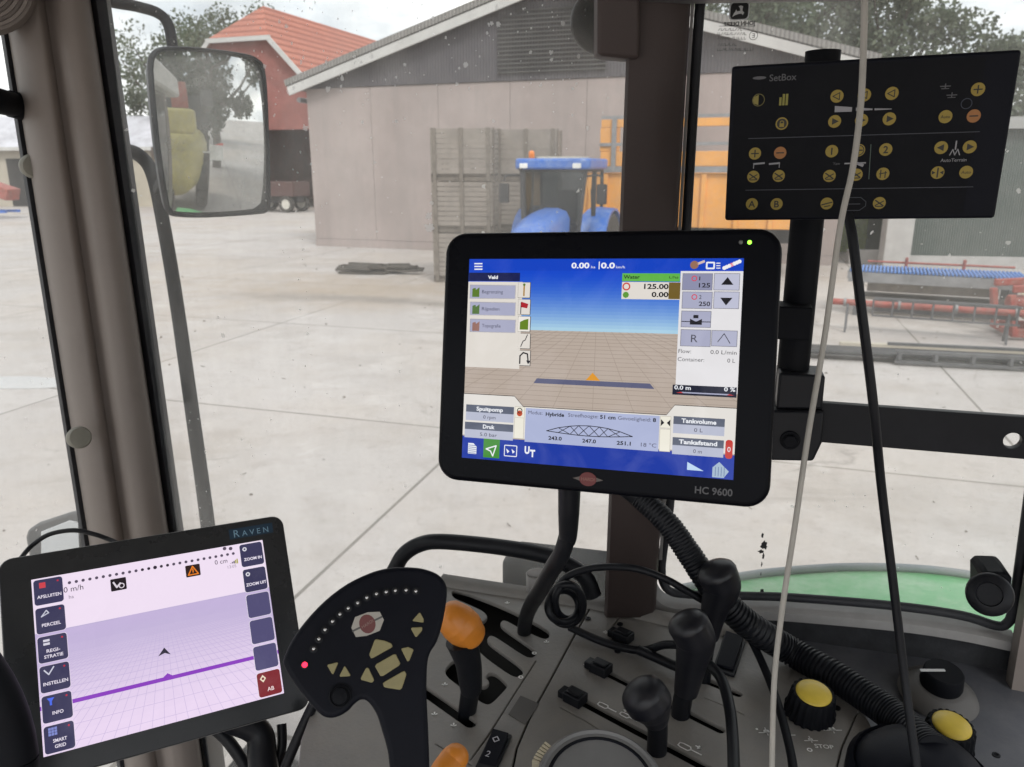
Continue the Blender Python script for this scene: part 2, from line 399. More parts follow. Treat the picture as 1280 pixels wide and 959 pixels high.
        mx = N(nt, 'ShaderNodeMixRGB'); L(f.outputs[0], mx.inputs[0]); L(cur, mx.inputs[1]); mx.inputs[2].default_value = (*c, 1); cur = mx.outputs[0]
    # hairline cracks
    vc = N(nt, 'ShaderNodeTexVoronoi'); vc.feature = 'DISTANCE_TO_EDGE'; vc.inputs['Scale'].default_value = .33; nd = N(nt, 'ShaderNodeTexNoise'); nd.inputs['Scale'].default_value = 1.4; nd.inputs['Detail'].default_value = 6; L(g.outputs['Position'], nd.inputs['Vector'])
    av = N(nt, 'ShaderNodeVectorMath', operation='MULTIPLY_ADD'); L(nd.outputs['Color'], av.inputs[0]); av.inputs[1].default_value = (1.1, 1.1, 0); L(g.outputs['Position'], av.inputs[2]); L(av.outputs[0], vc.inputs['Vector'])
    f = ramp(nt, vc.outputs['Distance'], [(.0, (.5, .5, .5)), (.006, (0, 0, 0))]); mk = ramp(nt, noise(.45, 3), [(.52, (0, 0, 0)), (.6, (1, 1, 1))])
    mm = N(nt, 'ShaderNodeMath', operation='MULTIPLY'); L(f.outputs[0], mm.inputs[0]); L(mk.outputs[0], mm.inputs[1])
    mx = N(nt, 'ShaderNodeMixRGB'); L(mm.outputs[0], mx.inputs[0]); L(cur, mx.inputs[1]); mx.inputs[2].default_value = (.16, .14, .125, 1); cur = mx.outputs[0]
    L(cur, b.inputs['Base Color'])
    rr = ramp(nt, noise(.3), [(.3, (.55,)*3), (.7, (.9,)*3)]); L(rr.outputs[0], b.inputs['Roughness'])
    bp = N(nt, 'ShaderNodeBump'); bp.inputs['Strength'].default_value = .35; bp.inputs['Distance'].default_value = .01; L(noise(25), bp.inputs['Height']); L(bp.outputs[0], b.inputs['Normal'])
    return m
def mat_leaf(name, c1, c2):
    m, nt, out = nodes(name); L = nt.links.new
    g = N(nt, 'ShaderNodeNewGeometry'); tc = N(nt, 'ShaderNodeTexCoord')
    n = N(nt, 'ShaderNodeTexNoise'); n.inputs['Scale'].default_value = .9; n.inputs['Detail'].default_value = 4; L(tc.outputs['Object'], n.inputs['Vector'])
    r = ramp(nt, n.outputs['Fac'], [(.35, c1), (.65, c2)])
    d = N(nt, 'ShaderNodeBsdfDiffuse'); t = N(nt, 'ShaderNodeBsdfTranslucent'); mx = N(nt, 'ShaderNodeMixShader'); mx.inputs[0].default_value = .3
    L(r.outputs[0], d.inputs[0]); L(r.outputs[0], t.inputs[0]); L(d.outputs[0], mx.inputs[1]); L(t.outputs[0], mx.inputs[2]); L(mx.outputs[0], out.inputs[0]); return m
random.seed(7)
# ------------------------------------------------------------------ exterior materials
M = {}
M['ground'] = mat_ground()
M['render'] = mat('barn_render', (.40, .345, .325), .85, var=.16, scale=.5, bump=.2, bscale=18, dust=.35, dcol=(.22, .19, .18), dscale=.35)
def _render():
    m = mat('barn_render_streaked', (.37, .315, .297), .85, var=.18, scale=.45, bump=.25, bscale=18, dust=.4, dcol=(.23, .19, .175), dscale=.4)
    nt = m.node_tree; L = nt.links.new; b = [n for n in nt.nodes if n.type == 'BSDF_PRINCIPLED'][0]; src = b.inputs['Base Color'].links[0].from_socket
    tc = [n for n in nt.nodes if n.type == 'TEX_COORD'][0]; mp = N(nt, 'ShaderNodeMapping'); mp.inputs['Scale'].default_value = (2.2, 2.2, .16); L(tc.outputs['Object'], mp.inputs[0])
    n = N(nt, 'ShaderNodeTexNoise'); n.inputs['Scale'].default_value = 1.6; n.inputs['Detail'].default_value = 8; n.inputs['Roughness'].default_value = .7; L(mp.outputs[0], n.inputs['Vector'])
    f = ramp(nt, n.outputs['Fac'], [(.48, (0, 0, 0)), (.75, (.6, .6, .6))]); mx = N(nt, 'ShaderNodeMixRGB'); L(f.outputs[0], mx.inputs[0]); L(src, mx.inputs[1]); mx.inputs[2].default_value = (.26, .225, .215, 1); L(mx.outputs[0], b.inputs['Base Color']); return m
M['render'] = _render()
M['joint'] = mat('barn_joint', (.2, .175, .165), .9)
M['clad'] = mat_stripes('barn_cladding', (.085, .08, .09), (.06, .056, .064), 3.2, 'X', .8, .5, dirt=(.15, .14, .14), dk=.5, dscale=.5)
M['louvre'] = mat('barn_louvre', (.085, .083, .078), .85, var=.4, scale=1.2)
M['fibre'] = mat_stripes('fibre_cement_roof', (.27, .26, .25), (.17, .165, .16), 2.6, 'X', .9, .6, dirt=(.14, .14, .11))
M['trimw'] = mat('white_trim', (.52, .515, .50), .6, var=.15, scale=1)
M['tile'] = mat_stripes('red_roof_tiles', (.43, .165, .115), (.24, .075, .05), .7, 'Z', .8, .6, dirt=(.25, .09, .07), dscale=.3, dk=.6)
M['redwall'] = mat('red_boarding', (.27, .10, .085), .85, var=.3, scale=.8, bump=.3, bscale=3, dust=.4, dcol=(.17, .08, .07), dscale=.6)
M['dark'] = mat('dark_void', (.015, .014, .014), .9)
M['bark'] = mat('bark', (.09, .075, .06), .9, bump=.5, bscale=12)
M['leafA'] = mat_leaf('leaf_mid_hazed', (.10, .125, .085), (.175, .195, .14))  # haze painted into this and the next leaf tone: lighter, less contrast
M['leafB'] = mat_leaf('leaf_pale_hazed', (.125, .15, .11), (.19, .21, .155))
M['leafD'] = mat_leaf('leaf_dark', (.022, .034, .018), (.05, .07, .035))
M['wood'] = mat_stripes('crate_wood', (.31, .275, .24), (.25, .22, .195), 9, 'Z', .9, .15, dirt=(.16, .14, .125), dscale=2.2, dk=.7)
M['woodd'] = mat('old_wood', (.19, .165, .14), .9, var=.4, scale=4)
M['blue'] = mat('tractor_blue', (.025, .125, .47), .4, var=.15, scale=3, coat=.2, dust=.5, dcol=(.27, .34, .45))
M['blkp'] = mat('black_metal', (.03, .03, .032), .5, var=.3)
M['tyre'] = mat('tyre_rubber', (.03, .029, .028), .85, var=.3, dust=.4, dcol=(.2, .17, .14))
M['rimw'] = mat('rim_white', (.6, .58, .52), .5, var=.2)
M['tglass'] = mat('tractor_glass', (.035, .045, .05), .08, var=.2, scale=2, spec=.8)
def _tg():
    m, nt, out = nodes('tractor_glass'); L = nt.links.new
    t = N(nt, 'ShaderNodeBsdfTransparent'); t.inputs[0].default_value = (.33, .37, .38, 1); g = N(nt, 'ShaderNodeBsdfGlossy'); g.inputs['Roughness'].default_value = .05; g.inputs[0].default_value = (.8, .85, .9, 1)
    f = N(nt, 'ShaderNodeFresnel'); f.inputs[0].default_value = 1.5; mx = N(nt, 'ShaderNodeMixShader'); L(f.outputs[0], mx.inputs[0]); L(t.outputs[0], mx.inputs[1]); L(g.outputs[0], mx.inputs[2]); L(mx.outputs[0], out.inputs[0]); return m
M['tglass'] = _tg()
M['lamp'] = mat('lamp_lens', (.75, .75, .72), .2)
M['beacon'] = mat('beacon_orange', (.8, .22, .03), .3)
M['orange'] = mat('trailer_orange', (.78, .35, .07), .55, var=.15, scale=1.5, dust=.45, dcol=(.5, .33, .2))
M['steel'] = mat('galvanised_steel', (.27, .27, .275), .5, metal=.3, var=.25, scale=5)
M['dsteel'] = mat('dull_dark_steel', (.11, .11, .115), .6, metal=.2, var=.35, scale=6)
M['hedge'] = M['leafB']
M['green'] = mat_stripes('green_mesh_sheet', (.075, .095, .085), (.045, .058, .052), 5, 'X', .8, .5, dirt=(.14, .15, .14), dscale=1.5)
M['conc'] = mat('concrete_post', (.42, .41, .40), .9, var=.15, scale=3, bump=.2)
M['roofw'] = mat_stripes('pale_sheet_roof', (.62, .62, .67), (.5, .5, .55), 3, 'X', .6, .4)
M['beige'] = mat('beige_wall', (.43, .39, .32), .85, var=.15, scale=1)
M['machred'] = mat('machine_red', (.34, .06, .045), .6, var=.4, scale=5, dust=.75, dcol=(.28, .2, .16))
M['machblue'] = mat('machine_blue', (.03, .13, .5), .5, var=.25, scale=4)
M['belt'] = mat('blue_slats', (.09, .23, .58), .5, var=.3, scale=6, dust=.4, dcol=(.35, .38, .45))
M['cream'] = mat('cream_roller', (.6, .54, .4), .6, var=.2)
M['yellow'] = mat('tank_yellow', (.50, .43, .13), .5, var=.2, scale=2, dust=.5)
M['signr'] = mat('marker_red', (.65, .05, .04), .5); M['signw'] = mat('marker_white', (.8, .8, .78), .5)
M['wet'] = mat('wet_film', (.42, .41, .40), .05, var=.1, spec=1.0)
UA = -R(17)
Uv = Vector((math.cos(UA), math.sin(UA), 0)); Vv = Vector((-math.sin(UA), math.cos(UA), 0))

# ------------------------------------------------------------------ ground
b = MB(); b.add([(-450, -200, 0), (450, -200, 0), (450, 700, 0), (-450, 700, 0)], [(0, 1, 2, 3)])
b.build('ground', M['ground'], smooth=0, kind='structure', label='pale concrete farm yard with slab joints and stains')
# a wet streak on the concrete at the far left
b = MB(); pts = []
for k in range(40):
    a = 2*math.pi*k/40; rr = 1+.25*math.sin(3*a+1)+.12*math.sin(7*a)
    pts.append(Vector((-7.3+1.7*rr*math.cos(a), 9.9+.45*rr*math.sin(a), .004)))
b.poly(pts); b.build('wet_patch', M['wet'], smooth=0, kind='structure', label='wet shining streak on the concrete yard')

# ------------------------------------------------------------------ big grey barn
def barn():
    e = Vector((.941, -.34, 0)).normalized(); ang = math.atan2(e.y, e.x)
    rt = empty('grey_barn', (0, 0, 0), 'large beige rendered barn with dark gable cladding and low grey roof', 'barn')
    W, EV, RG, D = 17.6, 5.5, 8.05, 32
    m = MB(); f = ID
    m.box(f, .02, W-.02, .03, .3, 0, EV-.1)
    m.box(f, 0, .25, .3, D, 0, EV-.1); m.box(f, W-.25, W, .3, D, 0, EV-.1); m.box(f, 0, W, D, D+.25, 0, EV-.1)
    m.box(f, W-2.2, W-.02, -.004, .03, 0, 1.2, 1)
    n = 7; pw = W/n
    for k in range(n):
        for z0, z1 in ((.28, EV-.12),):
            m.box(f, k*pw+.006, (k+1)*pw-.006, -.02, .03, z0, z1)
    m.box(f, 0, W, -.04, .03, 0, .27)
    m.build('wall', [M['render'], M['joint']], rt, smooth=0)
    m = MB(); m.prism([(0, EV-.1), (W, EV-.1), (W/2, RG-.1)], (Vector((0, 0, 0)), Vector((1, 0, 0)), Vector((0, 0, 1)), Vector((0, -1, 0))), -.3, .06)
    g = m.build('gable_cladding', M['clad'], rt, smooth=0)
    m = MB()
    for k in range(15):
        z = EV+.15+k*.125; hw = min(1.75, (RG-.25-z)/(RG-EV)*W/2-.2)
        if hw > .2: m.box(frame((W/2+.1, -.085, z), (1, 0, 0), (0, .9, .5)), -hw, hw, -.068, .068, -.006, .006)
    m.build('louvre', M['louvre'], rt, smooth=0)
    sl = math.atan2(RG-EV, W/2); Ls = (W/2+.5)/math.cos(sl)
    m = MB(); t = MB()
    for s in (-1, 1):
        ex = Vector((s*math.cos(sl), 0, -math.sin(sl))); top = Vector((W/2, 0, RG+.02))
        fr = (top, ex, Vector((0, 1, 0)), Vector((s*math.sin(sl), 0, math.cos(sl))))
        m.box(fr, 0, Ls, -.35, D+.3, .0, .10)
        t.box(fr, .0, Ls, -.42, -.352, -.22, .06, 0); t.box(fr, 0, Ls+.02, -.44, -.25, .102, .30, 1)
    m.build('roof', M['fibre'], rt, smooth=0)
    t.build('verge_board', [M['trimw'], M['fibre']], rt, smooth=0)
    m = MB(); m.tube([(-.62, .4, EV-.42), (-.62, D, EV-.42)], .09, sub=1); m.build('gutter', M['steel'], rt)
    rt.location = (-7.15, 28.75, 0); rt.rotation_euler.z = ang
barn()
def red_barn():
    rt = empty('red_barn', (0, 0, 0), 'tall barn with red tiled half-hipped roof and dark red boarded gable', 'barn')
    m = MB(); fr = (Vector((0, 0, 0)), Vector((1, 0, 0)), Vector((0, 0, 1)), Vector((0, -1, 0)))
    m.prism([(-7.1, 0), (-3, 0), (-3, 5.2), (6.3, 5.2), (6.3, 0), (7.1, 0), (7.1, 6), (2.3, 10.8), (-2.3, 10.8), (-7.1, 6)], fr, -.3, 0)
    m.box(ID, -7.1, -6.8, .3, 30, 0, 6); m.box(ID, 6.8, 7.1, .3, 30, 0, 6); m.box(ID, -7.1, 7.1, 30, 30.3, 0, 6)
    m.build('wall', M['redwall'], rt, smooth=0)
    m = MB()
    for s in (-1, 1):
        pts = [(s*7.6, -.4, 5.5), (s*2.3, -.4, 10.85), (0, 2.6, 13.2), (0, 30.4, 13.2), (s*7.6, 30.4, 5.5)]
        m.poly(pts); m.poly([(x, y, z+.12) for x, y, z in pts][::-1])
    m.poly([(-2.3, -.4, 10.85), (2.3, -.4, 10.85), (0, 2.6, 13.2)]); m.poly([(-2.3, -.4, 10.97), (2.3, -.4, 10.97), (0, 2.6, 13.32)])
    m.build('roof', M['tile'], rt, smooth=0)
    m = MB(); m.bar((-2.5, -.46, 10.8), (2.5, -.46, 10.8), .12, .28); 
    for s in (-1, 1): m.bar((s*2.3, -.45, 10.8), (s*7.6, -.45, 5.45), .1, .3)
    m.build('verge_board', M['trimw'], rt, smooth=0)
    rt.location = (-17.7, 55, 0); rt.rotation_euler.z = R(-19)
red_barn()

# ------------------------------------------------------------------ low shed at far left
def low_shed():
    rt = empty('low_shed', (0, 0, 0), 'long low shed with pale sheet roof beyond the yard', 'shed')
    m = MB(); m.box(ID, 0, 24, 0, 9, 0, 4.2); m.build('wall', M['beige'], rt, smooth=0)
    m = MB(); m.poly([(-.4, -.5, 4.15), (24.4, -.5, 4.15), (24.4, 4.5, 6.6), (-.4, 4.5, 6.6)]); m.poly([(-.4, 9.5, 4.15), (24.4, 9.5, 4.15), (24.4, 4.5, 6.6), (-.4, 4.5, 6.6)])
    m.prism([(0, 4.2), (9, 4.2), (4.5, 6.55)], (Vector((24, 0, 0)), Vector((0, 1, 0)), Vector((0, 0, 1)), Vector((1, 0, 0))), -.2, 0)
    m.build('roof', M['roofw'], rt, smooth=0)
    m = MB(); m.box(ID, -.4, 24.4, -.62, -.5, 3.95, 4.2); m.build('gutter', M['trimw'], rt, smooth=0)
    for k in range(4): m = MB(); m.box(ID, 2+k*5.5, 5.6+k*5.5, -.04, .05, 0, 3.4); m.build('door', M['dark'], rt, smooth=0)
    rt.location = (-50, 60, 0); rt.rotation_euler.z = R(-4)
low_shed()

# ------------------------------------------------------------------ trees
def tree(x, y, h, cr, seed, leaf, label, n=2600, cz=.62, ls=.34, group=None):
    rnd = random.Random(seed); rt = empty('tree', (x, y, 0), label, 'tree', group)
    m = MB(); th = h*cz; tips = []
    m.tube([(x, y, -.1), (x+.1, y, th*.4), (x-.1, y+.1, th*.75), (x, y, h*.85)], [h*.028, h*.022, h*.015, h*.004], n=8, sub=4)
    for k in range(13):
        a = rnd.uniform(0, 6.28); z0 = rnd.uniform(.28, .75)*h; L = cr*rnd.uniform(.55, 1.05)
        tip = Vector((x+math.cos(a)*L, y+math.sin(a)*L, min(h*.95, z0+rnd.uniform(.15, .4)*h)))
        m.tube([(x, y, z0), (x+math.cos(a)*L*.5, y+math.sin(a)*L*.5, z0+(tip.z-z0)*.35), tip], [h*.011, h*.007, h*.002], n=6, sub=3); tips.append(tip)
    m.build('trunk', M['bark'], rt)
    lv = MB(); cl = []
    for t in tips: cl.append((t, cr*rnd.uniform(.28, .45)))
    for k in range(16):
        a = rnd.uniform(0, 6.28); q = rnd.random()**.5*cr*.85; z = h*(cz+rnd.uniform(-.28, .33))
        cl.append((Vector((x+q*math.cos(a), y+q*math.sin(a), z)), cr*rnd.uniform(.2, .42)))
    for i in range(n):
        c, r = cl[rnd.randrange(len(cl))]
        d = Vector((rnd.gauss(0, 1), rnd.gauss(0, 1), rnd.gauss(0, .8))).normalized()*r*rnd.random()**.4
        p = c+d; q = Vector((rnd.gauss(0, 1), rnd.gauss(0, 1), rnd.gauss(0, 1))).normalized(); w = q.orthogonal().normalized()
        w.rotate(Matrix.Rotation(rnd.uniform(0, 6.28), 3, q)); u = q.cross(w); s = ls*rnd.uniform(.6, 1.4)
        lv.poly([p+w*s, p+u*s*.55, p-w*s, p-u*s*.55])
    lv.build('crown', M[leaf], rt, smooth=0)
    return rt
TG = 'trees beyond the barns'
tree(-27, 66, 13.2, 4.6, 1, 'leafA', 'tree with open crown rising left of the mirror beyond the red barn', 6630, ls=.16)
tree(-24.5, 74, 15.5, 4.5, 2, 'leafA', 'rounded tree top showing above the mirror left of the red roof', 9724, ls=.16)
tree(10.6, 47, 15.6, 6.2, 3, 'leafA', 'broad green tree directly above the grey barn roof end', 18564, ls=.16)
tree(16.5, 50, 15.2, 5.0, 4, 'leafB', 'second broad tree right of the barn, behind the control box top edge', 15912, ls=.16)
tree(21.8, 48, 13.0, 4.0, 5, 'leafA', 'smaller round tree at the right end of the row behind the control box', 11492, ls=.16)
tree(29.5, 45, 9.5, 3.6, 6, 'leafB', 'low grey-green tree at the right edge of the view over the green shed', 9724, ls=.16)
tree(34.5, 43, 10.5, 4.6, 9, 'leafA', 'dark tree beyond the right edge over the green shed', 9724, ls=.16)

# straw, grit and small weeds lying about the slabs
m = MB(); rnd = random.Random(31)
for i in range(330):
    r_ = 5+24*rnd.random()**.9; a = R(rnd.uniform(40, 145)); x, y = r_*math.cos(a), r_*math.sin(a); s = rnd.uniform(.004, .014)*(1+r_*.06); b_ = rnd.uniform(0, 3.14)
    if rnd.random() < .5: m.bar((x, y, .006), (x+math.cos(b_)*s*3, y+math.sin(b_)*s*3, .012), s*.25, .006)
    else: m.lathe([(s*.8, 0), (s, s*.3), (s*.5, s*.7)], yaw(x, y, .002, b_), 5)
m.build('ground_litter', M['woodd'], kind='stuff', smooth=0, label='scattered straw bits and small stones on the concrete')
# ------------------------------------------------------------------ potato crates
def crate():
    rt = empty('potato_crate', (0, 0, 0)); w, d, h = 1.5, 1.15, 1.2
    m = MB()
    for s in (0, 1):
        for k in range(9):
            z = .17+k*.116
            m.box(ID, .0, w, s*(d-.022), s*(d-.022)+.022, z, z+.105)
            m.box(ID, s*(w-.022), s*(w-.022)+.022, .024, d-.024, z+.003, z+.105)
    m.build('side_boards', M['wood'], rt, smooth=0)
    for x in (.09, w/2, w-.09):
        for y in (-.028, d+.003): m = MB(); m.box(ID, x-.045, x+.045, y, y+.025, .0, h+.02); m.build('post', M['woodd'], rt, smooth=0)
    for x in (-.026, w+.002):
        for y in (.12, d-.12): m = MB(); m.box(ID, x, x+.024, y-.045, y+.045, .0, h+.02); m.build('post', M['woodd'], rt, smooth=0)
    m = MB(); m.box(ID, .02, w-.02, .02, d-.02, .13, .165)
    for y in (.05, d/2-.05, d-.15): m.box(ID, 0, w, y, y+.1, 0, .128)
    m.build('pallet_base', M['woodd'], rt, smooth=0)
    return rt
pr = crate(); first = True
base = Vector((-1.93, 19.35, 0)); nm = ['bottom', 'middle', 'top']
LB = {(0, 0): 'bottom weathered wooden potato crate of the outer stack beside the barn wall', (0, 1): 'middle wooden potato crate of the outer stack beside the barn wall',
      (0, 2): 'topmost wooden potato crate of the outer stack beside the barn wall', (1, 0): 'bottom wooden potato crate of the stack behind the blue tractor',
      (1, 1): 'middle wooden potato crate of the stack behind the blue tractor', (1, 2): 'topmost wooden potato crate of the stack behind the blue tractor'}
for i in range(2):
    for k in range(3):
        o = pr if first else copy_tree(pr); first = False
        p = base+Vector((math.cos(R(-10)), math.sin(R(-10)), 0))*(i*1.56)+Vector((0, .75*i, 0))
        o.location = (p.x+random.uniform(-.02, .02), p.y+random.uniform(-.03, .03), k*1.222); o.rotation_euler.z = R(-10+random.uniform(-1, 1))
        tag(o, LB[(i, k)], 'crate', 'wooden potato crates stacked in the yard')
# flattened broken boards on the ground
m = MB(); rt = empty('broken_pallet', (-3.9, 21.3, 0), 'flattened broken dark boards lying on the concrete before the barn', 'pallet')
rnd = random.Random(5)
for k in range(30):
    a = R(-14+rnd.uniform(-16, 16)); L = rnd.uniform(.5, 1.3); x = -3.5+rnd.uniform(-.75, .75); y = 21.3+rnd.uniform(-.5, .5)
    m.box(yaw(x, y, .01+.03*(k % 6), a), -L/2, L/2, -.08, .08, 0, .05)
m.build('boards', mat('rotten_wood', (.075, .065, .055), .9, var=.4, scale=4), rt, smooth=0)

# ------------------------------------------------------------------ blue tractor
def wheel(rt, x, y, r, w, nl):
    fr = frame((x, y, r), (1, 0, 0), (0, 0, 1))
    n = nl*4
    m = MB(); m.lathe([(r*.62, -w*.42), (r*.9, -w*.5), (r, -w*.38), (r, w*.38), (r*.9, w*.5), (r*.62, w*.42), (r*.55, w*.3), (r*.55, -w*.3)], fr, n, mod=lambda j, k, q: q*(1.0 if (k % 4 < 2 or j not in (2, 3)) else .955))
    t = m.build('wheel', M['tyre'], rt, smooth=30)
    m = MB(); m.lathe([(r*.56, -w*.3), (r*.6, -w*.36), (r*.2, -w*.1), (r*.2, w*.1), (r*.6, w*.36), (r*.56, w*.3)], fr, 24)
    o = m.build('rim', M['rimw'], t)
def blue_tractor():
    rt = empty('blue_tractor', (0, 0, 0), 'blue farm tractor with glazed cab parked between the crates and trailer', 'tractor')
    xf = (Vector((0, 0, 0)), Vector((1, 0, 0)), Vector((0, 0, 1)), Vector((0, -1, 0)))
    rings = []
    for x, w, z0, z1 in ((.55, .42, 1.0, 1.86), (1.0, .42, 1.0, 1.82), (1.7, .4, 1.0, 1.72), (2.3, .36, 1.02, 1.56), (2.62, .3, 1.05, 1.36), (2.72, .22, 1.1, 1.22)):
        rings.append([(x, -w, z0), (x, -w, z1-.22), (x, -w*.8, z1-.06), (x, -w*.35, z1), (x, w*.35, z1), (x, w*.8, z1-.06), (x, w, z1-.22), (x, w, z0)])
    m = MB(); m.loft(rings); h = m.build('hood', M['blue'], rt, smooth=50)
    m = MB()
    for s in (-1, 1): m.box(ID, 2.52, 2.66, s*.2-.09, s*.2+.09, 1.16, 1.3)
    m.build('headlight', M['lamp'], h)
    m = MB(); m.box(ID, -.9, 2.5, -.28, .28, .62, 1.0); m.box(ID, 2.0, 2.75, -.25, .25, .5, .95); m.build('chassis', M['blkp'], rt, bevel=.03)
    # cab posts and glass
    c = {}
    for s in (-1, 1):
        c[s] = [(.62, s*.62, 1.15), (.42, s*.72, 2.62), (-.95, s*.74, 2.62), (-1.0, s*.74, 1.35), (-.2, s*.76, 1.2)]
    m = MB()
    for s in (-1, 1):
        f, t, r_, rb, mid = c[s]
        for a, bb in ((f, t), (r_, rb), (mid, (-.28, s*.745, 2.62)), (t, r_), (f, mid), (mid, rb)): m.bar(a, bb, .07, .07)
    for a, bb in ((0, 0), (1, 1), (2, 2), (3, 3)): m.bar(c[-1][a], c[1][bb], .07, .07)
    m.box(ID, -1.0, .6, -.6, .6, .95, 1.15)
    m.build('cab_frame', M['blkp'], rt, bevel=.01)
    m = MB(); m.box(ID, -.65, -.15, -.25, .25, 1.3, 1.48); m.prism(rrect(-.24, 0, .24, .72, .1), frame((-.62, 0, 1.48), (0, 1, 0), (-.15, 0, 1)), -.06, .06); m.build('seat', M['tyre'], rt, bevel=.03)
    m = MB(); m.tube([(.35, 0, 1.15), (.2, 0, 1.75)], .05, sub=1); m.lathe([(.19, -.012), (.205, 0), (.19, .012), (.17, 0)], frame((.2, 0, 1.76), (0, 1, 0), (.9, 0, .4)), 24); m.build('steering_column', M['blkp'], rt)
    gl = M['tglass']
    m = MB(); m.poly([c[-1][0], c[1][0], c[1][1], c[-1][1]]); m.build('windshield', gl, rt, smooth=0)
    for s in (-1, 1):
        m = MB(); m.poly(c[s]); m.build('side_window', gl, rt, smooth=0)
    m = MB(); m.poly([c[-1][2], c[1][2], c[1][3], c[-1][3]]); m.build('rear_window', gl, rt, smooth=0)
    m = MB(); m.prism(rrect(-1.15, -.86, .72, .86, .22), ID, 2.64, 2.86); o = m.build('roof', M['blue'], rt, bevel=.05, seg=3)
    m = MB(); m.prism(rrect(-.75, -.5, .25, .5, .1), ID, 2.862, 2.9); m.build('roof_hatch', M['cream'], o)
    m = MB()
    for s in (-1, 1): m.box(ID, .7, .76, s*.6-.09, s*.6+.09, 2.66, 2.76)
    m.build('work_lights', M['lamp'], rt, bevel=.01)
    m = MB(); m.lathe([(.06, 0), (.07, .05), (.065, .13), (.03, .16)], yaw(.2, -.6, 2.86, 0), 14); m.build('beacon', M['beacon'], rt)
    for s in (-1, 1):
        m = MB(); rings = []
        for k in range(9):
            a = R(20+k*17); rings.append([(-.75+math.cos(a)*.98, s*.62, .87+math.sin(a)*.98), (-.75+math.cos(a)*.98, s*1.12, .87+math.sin(a)*.95), (-.75+math.cos(a)*.93, s*1.12, .87+math.sin(a)*.9), (-.75+math.cos(a)*.93, s*.62, .87+math.sin(a)*.93)])
        m.loft(rings); m.build('fender', M['blue'], rt, smooth=30)
        wheel(rt, -.75, s*.86, .87, .5, 18); wheel(rt, 1.85, s*.84, .62, .42, 16)
        m = MB(); m.tube([(.45, s*.72, 2.5), (.55, s*1.05, 2.52), (.55, s*1.12, 2.4)], .018, sub=4); m.prism(rrect(-.11, -.2, .11, .2, .03), frame((.56, s*1.12, 2.15), (0, 1, 0), (0, 0, 1)), -.03, .03); m.build('wing_mirror', M['blkp'], rt)
    m = MB(); m.tube([(.75, -.56, 1.1), (.7, -.62, 1.9), (.64, -.66, 2.55), (.7, -.7, 2.68)], .055, sub=4); m.build('exhaust', M['blkp'], rt)
    rt.location = (1.05, 17.7, 0); rt.rotation_euler.z = R(-110); rt.scale = (1.0, .98, 1.03)
blue_tractor()

# ------------------------------------------------------------------ orange tipping trailer
def trailer():
    rt = empty('tipping_trailer', (0, 0, 0), 'orange tipping trailer with raised open side rails before the barn', 'trailer'); L, Wd = 5.4, 2.2
    m = MB()
    m.box(ID, 0, L, 0, .06, 1.25, 2.62); m.box(ID, 0, L, Wd-.06, Wd, 1.25, 2.62); m.box(ID, 0, .06, .06, Wd-.06, 1.25, 2.62); m.box(ID, L-.06, L, .06, Wd-.06, 1.25, 2.62); m.box(ID, .06, L-.06, .06, Wd-.06, 1.25, 1.32)
    for k in range(7): m.box(ID, .1+k*(L-.3)/6, .22+k*(L-.3)/6, -.07, -.002, 1.25, 2.6)
    m.build('body', M['orange'], rt, bevel=.012)
    m = MB(); m.box(ID, -.02, L+.02, -.1, -.004, 2.64, 2.78); m.box(ID, -.02, L+.02, -.1, -.004, 3.3, 3.38); m.box(ID, 0, L, -.06, -.004, 3.98, 4.05); m.box(ID, .3, .42, -.12, -.06, 2.66, 4.0); m.build('grey_rail', M['steel'], rt, smooth=0)
    m = MB(); m.box(ID, 0, L, -.05, .03, 2.79, 3.16); m.box(ID, 0, L, -.05, .03, 3.76, 3.96); m.box(ID, -.02, .42, -.05, .03, 3.165, 3.755); m.box(ID, L-.4, L, -.05, .03, 3.165, 3.755); m.box(ID, 0, .06, .03, Wd, 2.79, 3.9); m.build('side_extension', M['orange'], rt, bevel=.012)
    m = MB(); m.box(ID, .3, L-.2, .7, .8, .85, 1.24); m.box(ID, .3, L-.2, 1.4, 1.5, .85, 1.24); m.bar((.4, 1.1, .9), (-1.6, 1.1, .6), .12, .16); m.build('chassis', M['blkp'], rt, smooth=0)
    for x in (2.6, 3.9):
        for y in (.15, Wd-.15): wheel(rt, x, y, .55, .4, 14)
    rt.location = (2.35, 21.4, 0); rt.rotation_euler.z = R(-19)
trailer()

# ------------------------------------------------------------------ right side: shed, post, hedge, machines
rt = empty('green_shed', (0, 0, 0), 'long dark green mesh-clad shed wall at the right of the yard', 'shed')
m = MB(); m.box(ID, 0, 26, 0, 8, 0, 3.75); m.build('wall', M['green'], rt, smooth=0)
m = MB(); m.box(ID, -.02, 26, -.03, -.004, 0, .35); m.build('plinth', M['conc'], rt, smooth=0)
m = MB(); m.poly([(-.2, -.25, 3.76), (26, -.25, 3.76), (26, 4, 4.3), (-.2, 4, 4.3)]); m.poly([(-.2, 8.2, 3.76), (26, 8.2, 3.76), (26, 4, 4.3), (-.2, 4, 4.3)]); m.build('roof', M['fibre'], rt, smooth=0)
rt.location = (11.3, 22.3, 0); rt.rotation_euler.z = R(-9)
m = MB(); m.box(yaw(10.45, 22.0, 0, R(-9)), 0, .72, 0, .5, 0, 3.0); m.build('concrete_pillar', M['conc'], bevel=.02, label='square pale concrete pillar between hedge and green shed', cat='pillar')
m = MB(); m.box(yaw(10.0, 23.2, 0, R(-9)), 0, 30, 0, .35, 0, .4); m.build('concrete_kerb_wall', M['conc'], bevel=.02, label='low concrete wall along the foot of the hedge', cat='wall')
